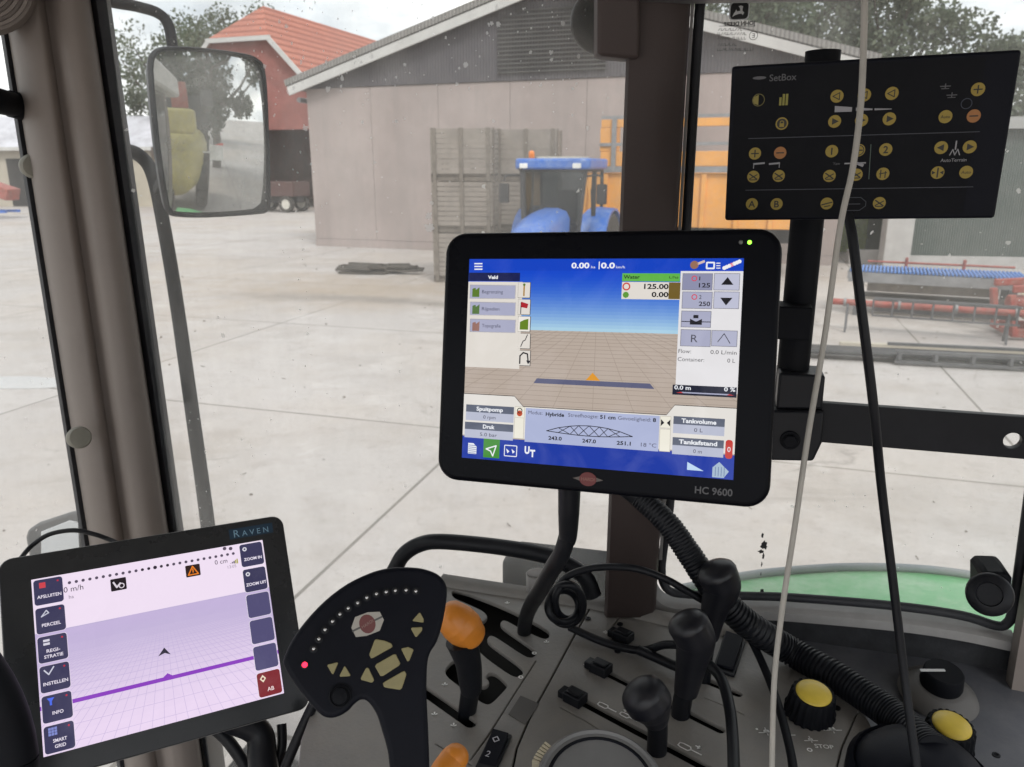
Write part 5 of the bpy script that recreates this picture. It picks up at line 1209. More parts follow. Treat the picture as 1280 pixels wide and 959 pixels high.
TG_ = col(60, 60, 60); ft('Flow:', 800, 838, 412, 12, TG_); ft('0.0 L/min', 906, 983, 416, 12, TG_); ft('Container:', 799, 879, 439, 12, TG_); ft('0 L', 958, 981, 443, 12, TG_)
rc(780, 520, 986, 563, col(26, 30, 48), 4); ft('0.0 m', 787, 837, 530, 12, WH, 7, .02); ft('0 %', 948, 981, 536, 12, WH, 7, .02); a = h(795, 543); b_ = h(975, 556); fl.poly([(a[0]+.004, a[1]), (b_[0]-.004, a[1]), (b_[0], b_[1]), (a[0], b_[1])], LI, 5); fl.poly([(a[0]-.001, b_[1]), (a[0]+.003, a[1]), (a[0]+.005, b_[1])], col(200, 60, 60), 6); fl.poly([(b_[0]+.001, b_[1]), (b_[0]-.003, a[1]), (b_[0]-.005, b_[1])], col(200, 60, 60), 6)
a = h(340, 500); b_ = h(717, 530); yb0 = a[1]; fl.poly([(a[0], yb0), (b_[0]-.003, yb0), (b_[0]+.001, yb0+.0045), (a[0]-.003, yb0+.0045)], col(92, 94, 122), 2); p = h(520, 500); fl.poly([(p[0]-.006, p[1]+.002), (p[0], p[1]-.005), (p[0]+.007, p[1]+.002)], col(220, 150, 40), 3)
lp = [h(108, 548), h(268, 557), h(296, 590), h(760, 612), h(787, 588), h(985, 597), h(978, 760), h(104, 693)]
yl = lp[0][1]; yc = lp[2][1]; xa, xb, xc, xd = lp[1][0], lp[2][0], lp[3][0], lp[4][0]
fl.poly([(0, yl), (xa, yl), (xb, yc), (xc, yc), (xd, yl), (W_, yl), (W_, bb-.001), (0, bb-.001)], col(60, 55, 50), 2); fl.poly([(0, yl+.0006), (xa, yl+.0006), (xb, yc+.0006), (xc, yc+.0006), (xd, yl+.0006), (W_, yl+.0006), (W_, bb-.001), (0, bb-.001)], col(226, 222, 216), 3)
def lr(x0, y0, x1, y1, c, l=4):  # a box given by its own corner pixels, drawn square on the screen
    a = h(x0, y0); b_ = h(x1, y1); fl.rect(a[0], a[1], b_[0], b_[1], c, l); return a, b_
lr(305, 596, 733, 737, col(172, 180, 212))
for t, xa_, xb_, y_, c_, bo in (('Modus:', 312, 360, 611, col(80, 80, 95), 0), ('Hybride', 368, 430, 617, BK, .03), ('Streefhoogte:', 441, 540, 621, col(80, 80, 95), 0), ('51 cm', 545, 595, 626, BK, .03), ('Gevoeligheid:', 604, 708, 631, col(80, 80, 95), 0), ('8', 716, 726, 635, BK, .03)): ft(t, xa_, xb_, y_, 11.5, c_, 6, bo)
a = Vector(h(372, 666)); b_ = Vector(h(650, 686)); 
def tr(t, q): return (a[0]+(b_[0]-a[0])*t, (a[1]+b_[1])/2-.009*q)
up = [tr(t, .45*math.sin(math.pi*t)**.8*1.7-.1) for t in (0, .14, .28, .38, .5, .62, .72, .86, 1)]; dn = [tr(t, -.1-.25*math.sin(math.pi*t)) for t in (0, .14, .28, .38, .5, .62, .72, .86, 1)]
fl.line(up, .0007, BK, 5); fl.line(dn, .0007, BK, 5)
for i in range(1, 8): fl.line([up[i], dn[i+(1 if i < 4 else -1)]], .0006, BK, 5); fl.line([up[i], dn[i-(1 if i < 4 else -1)]], .0006, BK, 5)
for t, x, y in (('243.0', 399, 694), ('247.0', 509, 703), ('251.1', 621, 710)): ft(t, x-22, x+23, y, 11.5, BK, 6, .03)
ft('18 °C', 678, 726, 716, 12, col(70, 70, 85))
for (x0_, y0_, x1_, y1_, t, v) in ((112, 584, 266, 608, 'Spuitpomp', '0 rpm'), (108, 640, 264, 664, 'Druk', '5.0 bar'), (783, 622, 948, 655, 'Tankvolume', '0 L'), (780, 690, 945, 720, 'Tankafstand', '0 m')):
    a = h(x0_, y0_); b_ = h(x1_, y1_); y2 = a[1]+.0068; fl.rect(a[0], a[1], b_[0], y2, col(94, 100, 116), 4); fl.fit(t, (a[0]+b_[0])/2, (a[1]+y2)/2, .0035, len(t)*.0029, WH, 6, 'c', .03); fl.rect(a[0], y2, b_[0], y2+.0078, col(184, 188, 206), 4); fl.fit(v, (a[0]+b_[0])/2, y2+.0040, .0032, len(v)*.0024, col(70, 70, 85), 6)
for x, y in ((285, 610), (283, 645), (282, 677), (757, 642), (755, 683), (754, 718)):
    p = h(x, y); fl.rect(p[0]-.0047, p[1]-.0052, p[0]+.0047, p[1]+.0052, col(190, 184, 170), 4); fl.rect(p[0]-.0043, p[1]-.0048, p[0]+.0043, p[1]+.0048, col(236, 232, 218), 5)
p = h(285, 610); fl.disc(p[0], p[1]+.001, .0028, col(190, 80, 50), 6, 10); fl.ring(p[0], p[1]-.0015, .0026, .0008, BK, 6)
p = h(757, 644); fl.poly([(p[0]-.004, p[1]-.003), (p[0]-.001, p[1]), (p[0]-.004, p[1]+.003)], BK, 6); fl.poly([(p[0]+.004, p[1]-.003), (p[0]+.001, p[1]), (p[0]+.004, p[1]+.003)], BK, 6)
p = h(962, 730); fl.rect(p[0]-.003, p[1]-.008, p[0]+.003, p[1]+.008, col(196, 60, 50), 5, .0025); fl.text('0', p[0], p[1], .006, WH, 6)
p = h(131, 727); fl.poly([(p[0]-.0042, p[1]-.005), (p[0]+.001, p[1]-.005), (p[0]+.0042, p[1]-.002), (p[0]+.0042, p[1]+.005), (p[0]-.0042, p[1]+.005)], WH, 2)
for i in range(5): fl.line([(p[0]-.0036, p[1]-.003+i*.0018), (p[0]+.0036, p[1]-.003+i*.0018)], .0006, col(60, 80, 150), 3)
p = h(193, 733); fl.rect(p[0]-.0080, bb+.0005, p[0]+.0080, H_-.002, col(70, 142, 56), 2); fl.line([(p[0]-.0052, p[1]-.001), (p[0]+.0045, p[1]-.0045), (p[0]+.0015, p[1]+.0052), (p[0]-.0008, p[1]+.0008)], .0011, WH, 3, close=True)
p = h(255, 735); fl.rect(p[0]-.0063, p[1]-.0053, p[0]+.0063, p[1]+.0053, WH, 2, .001); fl.rect(p[0]-.0055, p[1]-.0045, p[0]+.0055, p[1]+.0045, col(22, 54, 160), 3)
for q_ in (-1, 1): fl.poly([(p[0]+q_*.0026-.0017, p[1]-.002), (p[0]+q_*.0026+.0016, p[1]+.0005), (p[0]+q_*.0026-.0004, p[1]+.0024)], WH, 4)
p = h(318, 737); fl.fit('U', p[0]-.0028, p[1]-.0012, .0062, .0048, WH, 3, 'c', .05); fl.fit('T', p[0]+.0025, p[1]+.0015, .0060, .0048, WH, 4, 'c', .05)
p = h(852, 787); fl.poly([(p[0]-.0066, p[1]-.0038), (p[0]+.0074, p[1]+.003), (p[0]-.0066, p[1]+.003)], col(190, 215, 240), 2)
p = h(934, 796); fl.poly([(p[0]-.0065, p[1]+.0068), (p[0]-.0065, p[1]-.0015), (p[0]-.0012, p[1]-.0065), (p[0]+.007, p[1]+.001), (p[0]+.003, p[1]+.0068)], col(165, 185, 205), 2)
for i in range(4): fl.line([(p[0]-.004+i*.0024, p[1]-.002), (p[0]-.004+i*.0024, p[1]+.0055)], .0007, col(110, 130, 165), 3)
fl.build('screen', M['screen'], mon)
fl = Flat(HC.fr, base=.0004); a = HC.loc(735, 599); fl.poly([(a[0]-.014, a[1]), (a[0]-.004, a[1]-.003), (a[0]+.004, a[1]-.003), (a[0]+.014, a[1]), (a[0]+.004, a[1]+.003), (a[0]-.004, a[1]+.003)], (.12, .10, .09), 1); fl.poly([(a[0]+x, a[1]+y) for x, y in circ(0, 0, .0078, 24, .0062)], (.16, .03, .03), 2); fl.text('HARDI', a[0], a[1], .0042, (.28, .12, .1), 4, bold=.02)
a = HC.loc(892, 614); fl.text('HC 9600', a[0], a[1], .0085, (.10, .10, .11), 2, 'c', .02)
fl.build('lettering', M['print'], mon)
for (u, v), mt in (((937, 303), 'greenled'), ((926, 303), 'greyp')):
    q = HC.loc(u, v); m = MB(); m.sphere(F(HC.fr, q[0], q[1], 0), .0018, 6); m.build('status_led', M[mt], mon, smooth=70)
# its stand and the clamp to the pole
st = empty('monitor_stand', P(660, 776, 1.05), 'flat black bent arm carrying the large monitor from the console', 'stand')
m = MB(); m.tube([P(712, 600, .745), P(711, 640, .76), P(710, 670, .775), P(708, 678, .775)], [.0112, .0105, .0092, .008], n=18, sub=6); m.build('neck', M['blks'], st, smooth=60)
m = MB(); m.tube([P(711, 662, .775), P(703, 690, .79), P(690, 712, .82), P(675, 738, .89), P(664, 756, .96), P(657, 775, 1.03), P(655, 792, 1.06)], [.0088, .0092, .0095, .0098, .0098, .0095], n=10, sub=6); m.build('arm', M['blks'], st, smooth=50)
pole = empty('mounting_pole', PY(985, 560, .905), 'upright round black pole holding the control box beside the monitor', 'pole')
m = MB(); m.tube([PY(1029, 64, .905), PY(988.5, 490, .905), PY(980, 565, .905)], .0184, n=24, sub=1); m.build('tube', M['blkm'], pole, smooth=50)
pl = Plane(PY(1000, 520, .872), CU, (0, 0, -1))
m = MB(); m.prism([pl.loc(u, v) for u, v in ((974, 466), (1032, 470), (1028, 512), (970, 512))], pl.fr, .0, .05); m.build('clamp_block', M['blks'], pole, bevel=.003)
m = MB(); m.prism([pl.loc(u, v) for u, v in ((964, 511), (1030, 513), (1027, 552), (1016, 575), (962, 574))], pl.fr, -.006, .055); m.build('clamp_block', M['blks'], pole, bevel=.003)
q = pl.loc(987, 548); m = MB(); m.prism([(q[0]+.0085*math.cos(a), q[1]+.0085*math.sin(a)) for a in [math.pi/3*i for i in range(6)]], pl.fr, -.014, -.006); m.prism([(q[0]+x, q[1]+y) for x, y in circ(0, 0, .0115, 24)], pl.fr, -.0085, -.0062); m.build('bolt', M['blkm'], pole, bevel=.001)
m = MB(); m.prism(rrect(*(lambda a, b: (a[0], a[1], b[0], b[1]))(pl.loc(950, 380), pl.loc(1011, 424)), .002), pl.fr, -.012, .03); m.build('side_clamp', M['blkm'], pole, bevel=.002)
pl = Plane(PY(1100, 530, .865), CU, (0, .02, -1)); a = pl.loc(1262, 548); 
tl = pl.loc(1005, 499); br_ = pl.loc(1010, 548); tr_ = pl.loc(1300, 527); b2 = pl.loc(1300, 574)
m = MB(); plate(m, [tl, (tr_[0]+.25, tl[1]), (tr_[0]+.25, br_[1]), (tl[0], br_[1])], [circ(a[0], (tl[1]+br_[1])/2+.004, .0095, 20)], pl.fr, .011, .001)
m.build('mounting_bar', M['blks'], smooth=30, label='flat black steel bar with a drilled hole across the right window', cat='bar')

# ------------------------------------------------------------------ control box with yellow keys
SB = Panel([(915, 83), (1278, 62), (1246, 273), (908, 276)], .238)
cb = empty('control_box', F(SB.fr, SB.W/2, SB.H, .02), 'flat black control box with round yellow keys and thin white lines', 'control box')
m = MB(); m.prism(rrect(0, 0, SB.W, SB.H, .003), SB.fr, 0, .032); m.build('housing', M['navy'], cb, bevel=.0025, seg=3)
def s(x, y): return SB.loc(900+x*.296875, 50+y*.29703)
m = MB(); a = s(1128, 90); m.prism(rrect(.004, .004, a[0]-.002, SB.H-.004, .003), SB.fr, -.0006, .0006); m.build('faceplate', M['blkm'], cb)
fl = Flat(SB.fr, base=.0008); GR = (.10, .10, .11); LG = (.30, .30, .32)
for (xa, ya, xb, yb) in ((120, 415, 1092, 386), (108, 632, 1064, 618)): fl.line([s(xa, ya), s(xb, yb)], .0006, (.055, .06, .075), 1)
fl.line([s(635, 440), s(626, 585)], .0006, (.08, .12, .1), 1)
for q in (((483, 278), (556, 283), (554, 302), (482, 304)), ((572, 284), (642, 289), (641, 295), (571, 299)), ((650, 288), (722, 289), (722, 292), (650, 296))): fl.poly([s(*t) for t in q], LG, 1)
p = s(166, 160); fl.poly([(p[0]+x, p[1]+y) for x, y in circ(0, 0, .006, 16, .0014)], GR, 1); p = s(265, 157); fl.text('SetBox', p[0], p[1], .0082, (.09, .09, .10), 2, 'c', .01)
p = s(982, 505); fl.text('AutoTerrain', p[0], p[1], .0042, LG, 2); p = s(490, 520); fl.text('Yaw', p[0], p[1], .0036, GR, 2)
p = s(990, 460); fl.line([(p[0], p[1]-.007), (p[0], p[1])], .0012, LG, 1); fl.line([(p[0]-.004, p[1]+.005), (p[0]-.002, p[1]), (p[0], p[1]+.005), (p[0]+.002, p[1]), (p[0]+.004, p[1]+.005)], .0008, LG, 1)
for x, y in ((948, 195), (975, 232)): p = s(x, y); fl.line([(p[0]-.004, p[1]), (p[0]+.004, p[1])], .0008, GR, 1); fl.line([(p[0], p[1]-.002), (p[0], p[1]+.002)], .0008, GR, 1); fl.line([(p[0]-.003, p[1]+.002), (p[0]+.003, p[1]+.002)], .0006, GR, 1)
p = s(1037, 268); fl.ring(p[0], p[1], .0045, .0005, (.05, .06, .09), 1)
for x0_, x1_ in ((142, 186), (208, 250)): a = s(x0_, 522); b_ = s(x1_, 518); fl.line([a, b_], .0016, LG, 1); q = a if x0_ < 200 else b_; fl.line([q, (q[0], q[1]+.004)], .0007, LG, 1)
a = s(525, 520); b_ = s(612, 517); fl.line([a, b_], .0012, LG, 1); fl.line([s(560, 512), s(600, 528)], .0025, LG, 1)
p = s(560, 690); fl.line([(p[0]-.010, p[1]-.006), (p[0]+.006, p[1]-.006), (p[0]+.011, p[1]-.002), (p[0]+.011, p[1]+.002), (p[0]+.006, p[1]+.006), (p[0]-.010, p[1]+.006)], .0005, (.06, .065, .08), 1); fl.line([(p[0]-.006, p[1]), (p[0]+.006, p[1])], .0006, (.07, .075, .09), 1)
fl.build('faceplate_print', M['print'], cb)
KY = (.31, .225, .03); KO = (.36, .15, .04); KD = (.02, .018, .012)
keys = [(162, 253, 'half'), (268, 248, 'win'), (260, 352, 'lock'), (492, 237, 'lo'), (607, 232, 'lo'), (723, 225, 'lo'), (482, 343, 'r'), (595, 338, 'r'), (712, 332, 'r'), (1085, 208, '+'), (948, 323, 'Auto'), (1067, 320, '-o'), (147, 478, '+'), (253, 475, '-o'), (140, 575, 'x'), (247, 572, 'x'), (470, 468, '1'), (583, 464, '+c'), (697, 461, '2'), (460, 572, 'x'), (573, 567, 'x'), (685, 563, 'bar'), (930, 453, 'l'), (1050, 450, 'r'), (915, 558, 'mid'), (1035, 556, 'Auto'), (134, 690, 'A'), (238, 690, 'B'), (449, 688, 'line'), (670, 686, 'x')]
for x, y, t in keys:
    p = s(x, y); f2 = Flat(SB.fr, base=.0009); r = .0056; kc = KO if t == '-o' else KY
    if t == 'half': f2.ring(*p, r, .0007, (.14, .12, .03), 1); f2.poly([(p[0], p[1]-.0045), (p[0]-.004, p[1]-.003), (p[0]-.005, p[1]), (p[0]-.004, p[1]+.003), (p[0], p[1]+.0045)], (.24, .2, .04), 1)
    elif t == 'win':
        for dx in (-.0042, -.0014, .0014): f2.line([(p[0]+dx+.0014, p[1]-.005+abs(dx)), (p[0]+dx+.0014, p[1]+.005)], .0021, (.24, .22, .04), 1)
    else: f2.disc(*p, r, kc, 1)
    if t[0] == '+': f2.line([(p[0]-.0032, p[1]), (p[0]+.0032, p[1])], .0011, KD, 2); f2.line([(p[0], p[1]-.0032), (p[0], p[1]+.0032)], .0011, KD, 2)
    if t == '+c': f2.ring(*p, .0048, .0008, KD, 2)
    if t[0] == '-': f2.line([(p[0]-.0032, p[1]), (p[0]+.0032, p[1])], .0011, KD, 2)
    if t == 'lo': f2.line([(p[0]-.0035, p[1]), (p[0]+.0022, p[1]-.003), (p[0]+.0022, p[1]+.003)], .0008, KD, 2, close=True)
    if t in 'lr': q = 1 if t == 'r' else -1; f2.poly([(p[0]+q*.0036, p[1]), (p[0]-q*.0022, p[1]-.003), (p[0]-q*.0022, p[1]+.003)], KD, 2)
    if t in ('1', '2', 'A', 'B'): f2.text(t, p[0], p[1], .0088, KD, 3, 'c', .02)
    if t == 'Auto': f2.text(t, p[0], p[1], .0038, KD, 3)
    if t == 'x': f2.line([(p[0]-.0035, p[1]-.0025), (p[0]+.0035, p[1]+.0025)], .0012, KD, 2); f2.line([(p[0]-.0035, p[1]+.0022), (p[0]+.0035, p[1]-.0018)], .0009, KD, 2); f2.line([(p[0]-.003, p[1]+.003), (p[0]+.003, p[1]+.003)], .0009, KD, 2)
    if t == 'bar': f2.line([(p[0]-.002, p[1]-.0035), (p[0]-.002, p[1]+.0035)], .0009, KD, 2); f2.line([(p[0]+.002, p[1]-.002), (p[0]+.002, p[1]+.0035)], .0009, KD, 2); f2.line([(p[0]-.003, p[1]), (p[0]+.003, p[1]-.001)], .0009, KD, 2)
    if t == 'mid': f2.poly([(p[0]-.0048, p[1]-.0018), (p[0]-.0018, p[1]), (p[0]-.0048, p[1]+.0018)], KD, 2); f2.poly([(p[0]+.0048, p[1]-.0018), (p[0]+.0018, p[1]), (p[0]+.0048, p[1]+.0018)], KD, 2); f2.line([(p[0], p[1]-.004), (p[0], p[1]+.004)], .0012, KD, 2)
    if t == 'line': f2.line([(p[0]-.0045, p[1]+.0012), (p[0]+.0045, p[1]-.0012)], .0011, KD, 2); f2.line([(p[0]-.002, p[1]+.003), (p[0]+.003, p[1]+.002)], .0009, KD, 2)
    if t == 'lock': f2.disc(*p, .0044, KD, 2); f2.rect(p[0]-.002, p[1]-.0003, p[0]+.002, p[1]+.003, KY, 3); f2.ring(p[0], p[1]-.0008, .0019, .0006, KY, 3)
    f2.build('key', M['print'], cb)

# ------------------------------------------------------------------ left guidance tablet
RV = Panel([(39, 725), (328, 675), (357, 866), (57, 946)], .246)
x0, y0, x1, y1 = span(RV, (1, 760), (180, 671.5), (372, 775), (255, 921))
rv = empty('guidance_tablet', F(RV.fr, (x0+x1)/2, y1, .02), 'black guidance tablet with pale lilac grid screen and dark side keys', 'tablet')
m = MB(); m.prism(rrect(x0-.0012, y0-.0012, x1+.0012, y1+.0012, .014, 8), RV.fr, .003, .034); m.build('housing', M['greyp'], rv, bevel=.004, seg=3)
m = MB(); m.prism(rrect(x0, y0, x1, y1, .0135, 8), RV.fr, 0, .0032); m.build('bezel', mat('tablet_bezel', (.016, .018, .021), .3, var=.2, dust=.1, dcol=(.1, .1, .1)), rv, bevel=.001)
fl = Flat(RV.fr, clip=(0, 0, RV.W, RV.H)); W_, H_ = RV.W, RV.H
def r_(x, y): return RV.loc(x*.34305, 630+y*.34306)
hz = r_(560, 388)[1]; C0 = col(240, 224, 243)
fl.rect(0, 0, W_, hz, C0, 0)
for i in range(14):
    t = (i+.5)/14; c = np.array((186, 174, 210))*(1-t)**1.6+np.array((236, 216, 242))*(1-(1-t)**1.6); fl.rect(0, hz+(H_-hz)*i/14, W_, hz+(H_-hz)*(i+1)/14, col(*c), 0)
LC = col(196, 180, 218); vx = W_*.52; vy = hz-.012
for i in range(1, 60):
    y = vy+(H_-vy)*1.0/(1.0+i*.16-.1)
    if hz+.0012 < y < H_: fl.line([(0, y), (W_, y)], .0004, LC, 1)

for i in range(-40, 41):
    xb = vx+i*.0125; t0_ = (hz-vy)/(H_-vy); xa = vx+(xb-vx)*t0_
    if min(xa, xb) < W_ and max(xa, xb) > 0:
        # clip against the screen sides
        ya, yb2 = hz, H_
        if xb < 0: yb2 = hz+(H_-hz)*(0-xa)/(xb-xa); xb = 0
        if xb > W_: yb2 = hz+(H_-hz)*(W_-xa)/(xb-xa); xb = W_
        if 0 <= xa <= W_: fl.line([(xa, ya), (xb, yb2)], .0004, LC, 1)
yy = r_(600, 638)[1]; fl.rect(0, yy-.002, W_, yy+.0022, col(140, 66, 190), 1.6); p = r_(612, 633); fl.poly([(p[0]-.006, yy-.001), (p[0], yy-.0055), (p[0]+.006, yy-.001)], col(140, 66, 190), 3)
p = r_(600, 540); fl.poly([(p[0]-.007, p[1]+.003), (p[0], p[1]-.005), (p[0]+.006, p[1]+.004), (p[0], p[1]+.001)], col(52, 48, 62), 3)
a = Vector(r_(253, 286)); b_ = Vector(r_(850, 182))
for i in range(27): fl.disc(a[0]+(b_[0]-a[0])*i/26, (a[1]+b_[1])/2, .0017 if i != 13 else .0021, col(88, 78, 96) if not 10 < i < 16 else col(50, 42, 55), 2, 10)
tx = lambda t, x, y, s_, c, **k: fl.text(t, *r_(x, y), s_, c, 5, **k)
tx('0 m/h', 268, 308, .0085, col(58, 50, 62)); tx('ha', 260, 338, .0055, col(120, 110, 125)); tx('0 cm', 805, 210, .0075, col(70, 60, 75)); tx('13:05', 845, 228, .005, col(150, 140, 155))
for i in range(5): p = r_(838+i*6, 207); fl.rect(p[0], p[1]+.003-.0013*i, p[0]+.0014, p[1]+.0035, col(170, 165, 60) if i > 2 else col(80, 70, 85), 3)
for x in (818, 840): p = r_(x, 163); fl.disc(p[0], p[1], .0022, col(90, 78, 95), 3, 8)
p = r_(432, 293); fl.rect(p[0]-.008, p[1]-.0068, p[0]+.008, p[1]+.0068, col(36, 30, 34), 3, .001); fl.line([(p[0]-.005, p[1]-.003), (p[0]-.002, p[1]+.003), (p[0]+.002, p[1]-.001)], .0018, col(225, 215, 225), 4); fl.ring(p[0]+.003, p[1]+.002, .003, .001, col(225, 215, 225), 4)
p = r_(703, 243); fl.rect(p[0]-.008, p[1]-.0068, p[0]+.008, p[1]+.0068, col(48, 32, 30), 3, .001); fl.line([(p[0]-.0055, p[1]+.0045), (p[0], p[1]-.005), (p[0]+.0055, p[1]+.0045)], .0013, col(235, 130, 40), 4, close=True); fl.line([(p[0], p[1]-.002), (p[0], p[1]+.002)], .0012, col(235, 130, 40), 4)
cw = r_(231, 300)[0]; rh = H_/6; BT = col(62, 60, 90); BE = col(44, 40, 62)
lab = ['AFSLUITEN', 'PERCEEL', 'REGI-\nSTRATIE', 'INSTELLEN', 'INFO', 'SMART\nGRID']
for i in range(6):
    fl.rect(.0012, i*rh+.0012, cw, (i+1)*rh-.0012, col(230, 216, 236), 2, .003); fl.rect(.0017, i*rh+.0016, cw-.0005, (i+1)*rh-.0016, BT, 3, .003)
    ls = lab[i].split('\n')
    for j, t in enumerate(ls): fl.fit(t, cw/2+.001, (i+.66)*rh+(j-(len(ls)-1)/2)*.0058, .0033, len(t)*.00255, col(232, 224, 238), 5, 'c', .02)
    q = (.010, (i+.26)*rh); ic = [col(205, 70, 80), col(200, 200, 215), col(215, 212, 225), col(205, 205, 220), col(80, 110, 235), col(130, 140, 205)][i]
    if i == 0: fl.rect(q[0]-.003, q[1]-.003, q[0]+.003, q[1]+.003, ic, 4)
    elif i == 1: fl.line([(q[0]-.003, q[1]+.003), (q[0]+.002, q[1]-.003), (q[0]+.004, q[1])], .0011, ic, 4, close=True)
    elif i == 2: fl.rect(q[0]-.003, q[1]-.003, q[0]+.003, q[1]-.0006, ic, 4); fl.rect(q[0]-.003, q[1]+.0006, q[0]+.003, q[1]+.003, ic, 4)
    elif i == 3: fl.line([(q[0]-.004, q[1]-.002), (q[0], q[1]+.003), (q[0]+.005, q[1]-.004)], .0013, ic, 4)
    elif i == 4: fl.poly([(q[0]-.0035, q[1]-.0035), (q[0]+.0035, q[1]-.0035), (q[0]+.001, q[1]), (q[0]+.001, q[1]+.004), (q[0]-.001, q[1]+.004), (q[0]-.001, q[1])], ic, 4)
    else:
        for a_ in range(3):
            for b2_ in range(3): fl.rect(q[0]-.0042+a_*.0028, q[1]-.0042+b2_*.0028, q[0]-.0018+a_*.0028, q[1]-.0018+b2_*.0028, ic, 4)
    if i < 6: fl.disc(cw-.005, i*rh+.0055, .0011, col(190, 50, 70), 4, 6)
    xr = W_-.0285; fl.rect(xr, i*rh+.0012, W_-.0012, (i+1)*rh-.0012, col(236, 228, 240), 2, .003); fl.rect(xr+.0004, i*rh+.0016, W_-.0016, (i+1)*rh-.0016, col(84, 80, 118) if 1 < i < 5 else (BT if i < 2 else col(128, 44, 50)), 3, .003)
    if i < 2: fl.disc(xr+.006, (i+.25)*rh, .0026, col(220, 218, 228), 4, 10); fl.disc(xr+.006, (i+.25)*rh, .0012, BT, 5, 8); fl.text(['ZOOM IN', 'ZOOM UIT'][i], (xr+W_)/2, (i+.66)*rh, .0048, col(232, 224, 238), 5, 'c', .03, sx=1.0)
    if i == 5: fl.poly([(xr+.007, (i+.14)*rh), (xr+.0105, (i+.28)*rh), (xr+.007, (i+.42)*rh), (xr+.0035, (i+.28)*rh)], col(240, 225, 200), 4); fl.disc(xr+.007, (i+.28)*rh, .0016, col(128, 44, 50), 5, 8); fl.text('AB', (xr+W_)/2, (i+.7)*rh, .0062, col(240, 220, 220), 5, 'c', .015)
fl.build('screen', M['screen'], rv)
fl = Flat(RV.fr, base=.0004); a = RV.loc(314, 664); fl.rect(a[0]-.026, a[1]-.0062, a[0]+.026, a[1]+.0062, (.008, .035, .07), 1); fl.text('R', a[0]-.0175, a[1], .0125, (.22, .38, .5), 3, 'c'); fl.text('A V E N', a[0]+.0045, a[1]+.001, .0095, (.22, .38, .5), 3, 'c'); fl.build('lettering', M['print'], rv)
m = MB(); m.tube([F(RV.fr, (x0+x1)/2+.06, y1-.01, .03), P(322, 915, .93), P(328, 950, .92), P(333, 1000, .9), P(336, 1060, .88)], [.015, .016, .017, .017, .017], n=16); m.build('bracket', M['blks'], rv, smooth=60)
cable('cable', [P(262, 905, .93), P(288, 930, .93), P(310, 968, .93), P(318, 1020, .93)], .0075, 'blks', 'black cable below the left tablet, left of its bracket')
cable('cable', [P(352, 905, .95), P(352, 935, .94), P(342, 968, .93), P(336, 1000, .93)], .006, 'blks', 'black cable close to the right side of the tablet bracket')
cable('cable', [P(392, 880, .9), P(380, 905, .9), P(368, 932, .9), P(350, 975, .9), P(335, 1020, .9)], .006, 'blks', 'black cable slanting down between the tablet and grey console')
cable('cable', [P(26, 698, .98), P(40, 682, 1.0), P(62, 668, 1.0), P(92, 663, 1.0), P(118, 668, 1.0), P(140, 676, 1.0), P(170, 690, .98)], .003, 'blks', 'thin black cable arching over the top of the left tablet')

# ------------------------------------------------------------------ sprayer joystick
jc = (462, 822); nt_ = Vector((.16, -.80, .58)).normalized(); ex = Vector((0, 0, 1)).cross(nt_).normalized()
JP = Plane(P(jc[0], jc[1], .64), ex, -(nt_.cross(ex)))
def jz(x, y): return JP.loc(350+.28045*x, 690+.28045*y)
jt = empty('spray_joystick', P(500, 1110, .66), 'black sprayer control stick with arc of small lamps and yellow keys', 'joystick')
jo = [(525, 65), (585, 66), (640, 73), (700, 95), (735, 130), (746, 175), (738, 250), (722, 330), (700, 400), (672, 445), (659, 490), (655, 560), (655, 650), (660, 750), (664, 850), (668, 1000), (670, 1500), (540, 1500), (490, 970), (475, 870), (455, 800), (435, 735), (410, 690), (385, 663), (358, 660), (330, 680), (305, 707), (270, 730), (230, 741), (195, 735), (165, 712), (130, 672), (75, 605), (35, 545), (14, 500), (18, 465), (50, 395), (110, 310), (200, 215), (300, 140), (400, 92), (470, 72)]
jl = [jz(*q) for q in jo]; jl2 = [tuple(p)[:2] for p in spline([(x, y, 0) for x, y in jl]+[(jl[0][0], jl[0][1], 0)], 3)][:-1]
m = MB(); m.prism(jl2, JP.fr, 0, .034); m.build('grip', M['navy'], jt, bevel=.006, seg=4, smooth=40)
leds = [(112, 592)]+[(172, 485), (207, 420), (248, 358), (297, 303), (347, 255), (402, 215), (465, 180), (526, 145), (590, 120), (655, 107), (716, 98), (787, 95), (852, 102)]
for i, (x, y) in enumerate(leds):
    q = JP.loc(360+x*.18762, 720+y*.18768); c = F(JP.fr, q[0], q[1], -.0004)
    m = MB(); m.lathe([(.0032, -.0012), (.0034, .0012), (.0023, .0014), (.0021, .0004)], (c, JP.fr[1], -JP.fr[2], -JP.fr[3]), 18); o = m.build('lamp_socket', M['blks'], jt, smooth=40)
    m = MB(); m.sphere(c, .0019 if i else .0024, 7, ax=(None, JP.fr[1], JP.fr[2], -JP.fr[3])); m.build('indicator_lamp', M['redled'] if i == 0 else M['chrome'], o, smooth=70, label='lit red indicator lamp' if i == 0 else None)
def jq(*pts): return [JP.loc(360+x*.18762, 720+y*.18768) for x, y in pts]
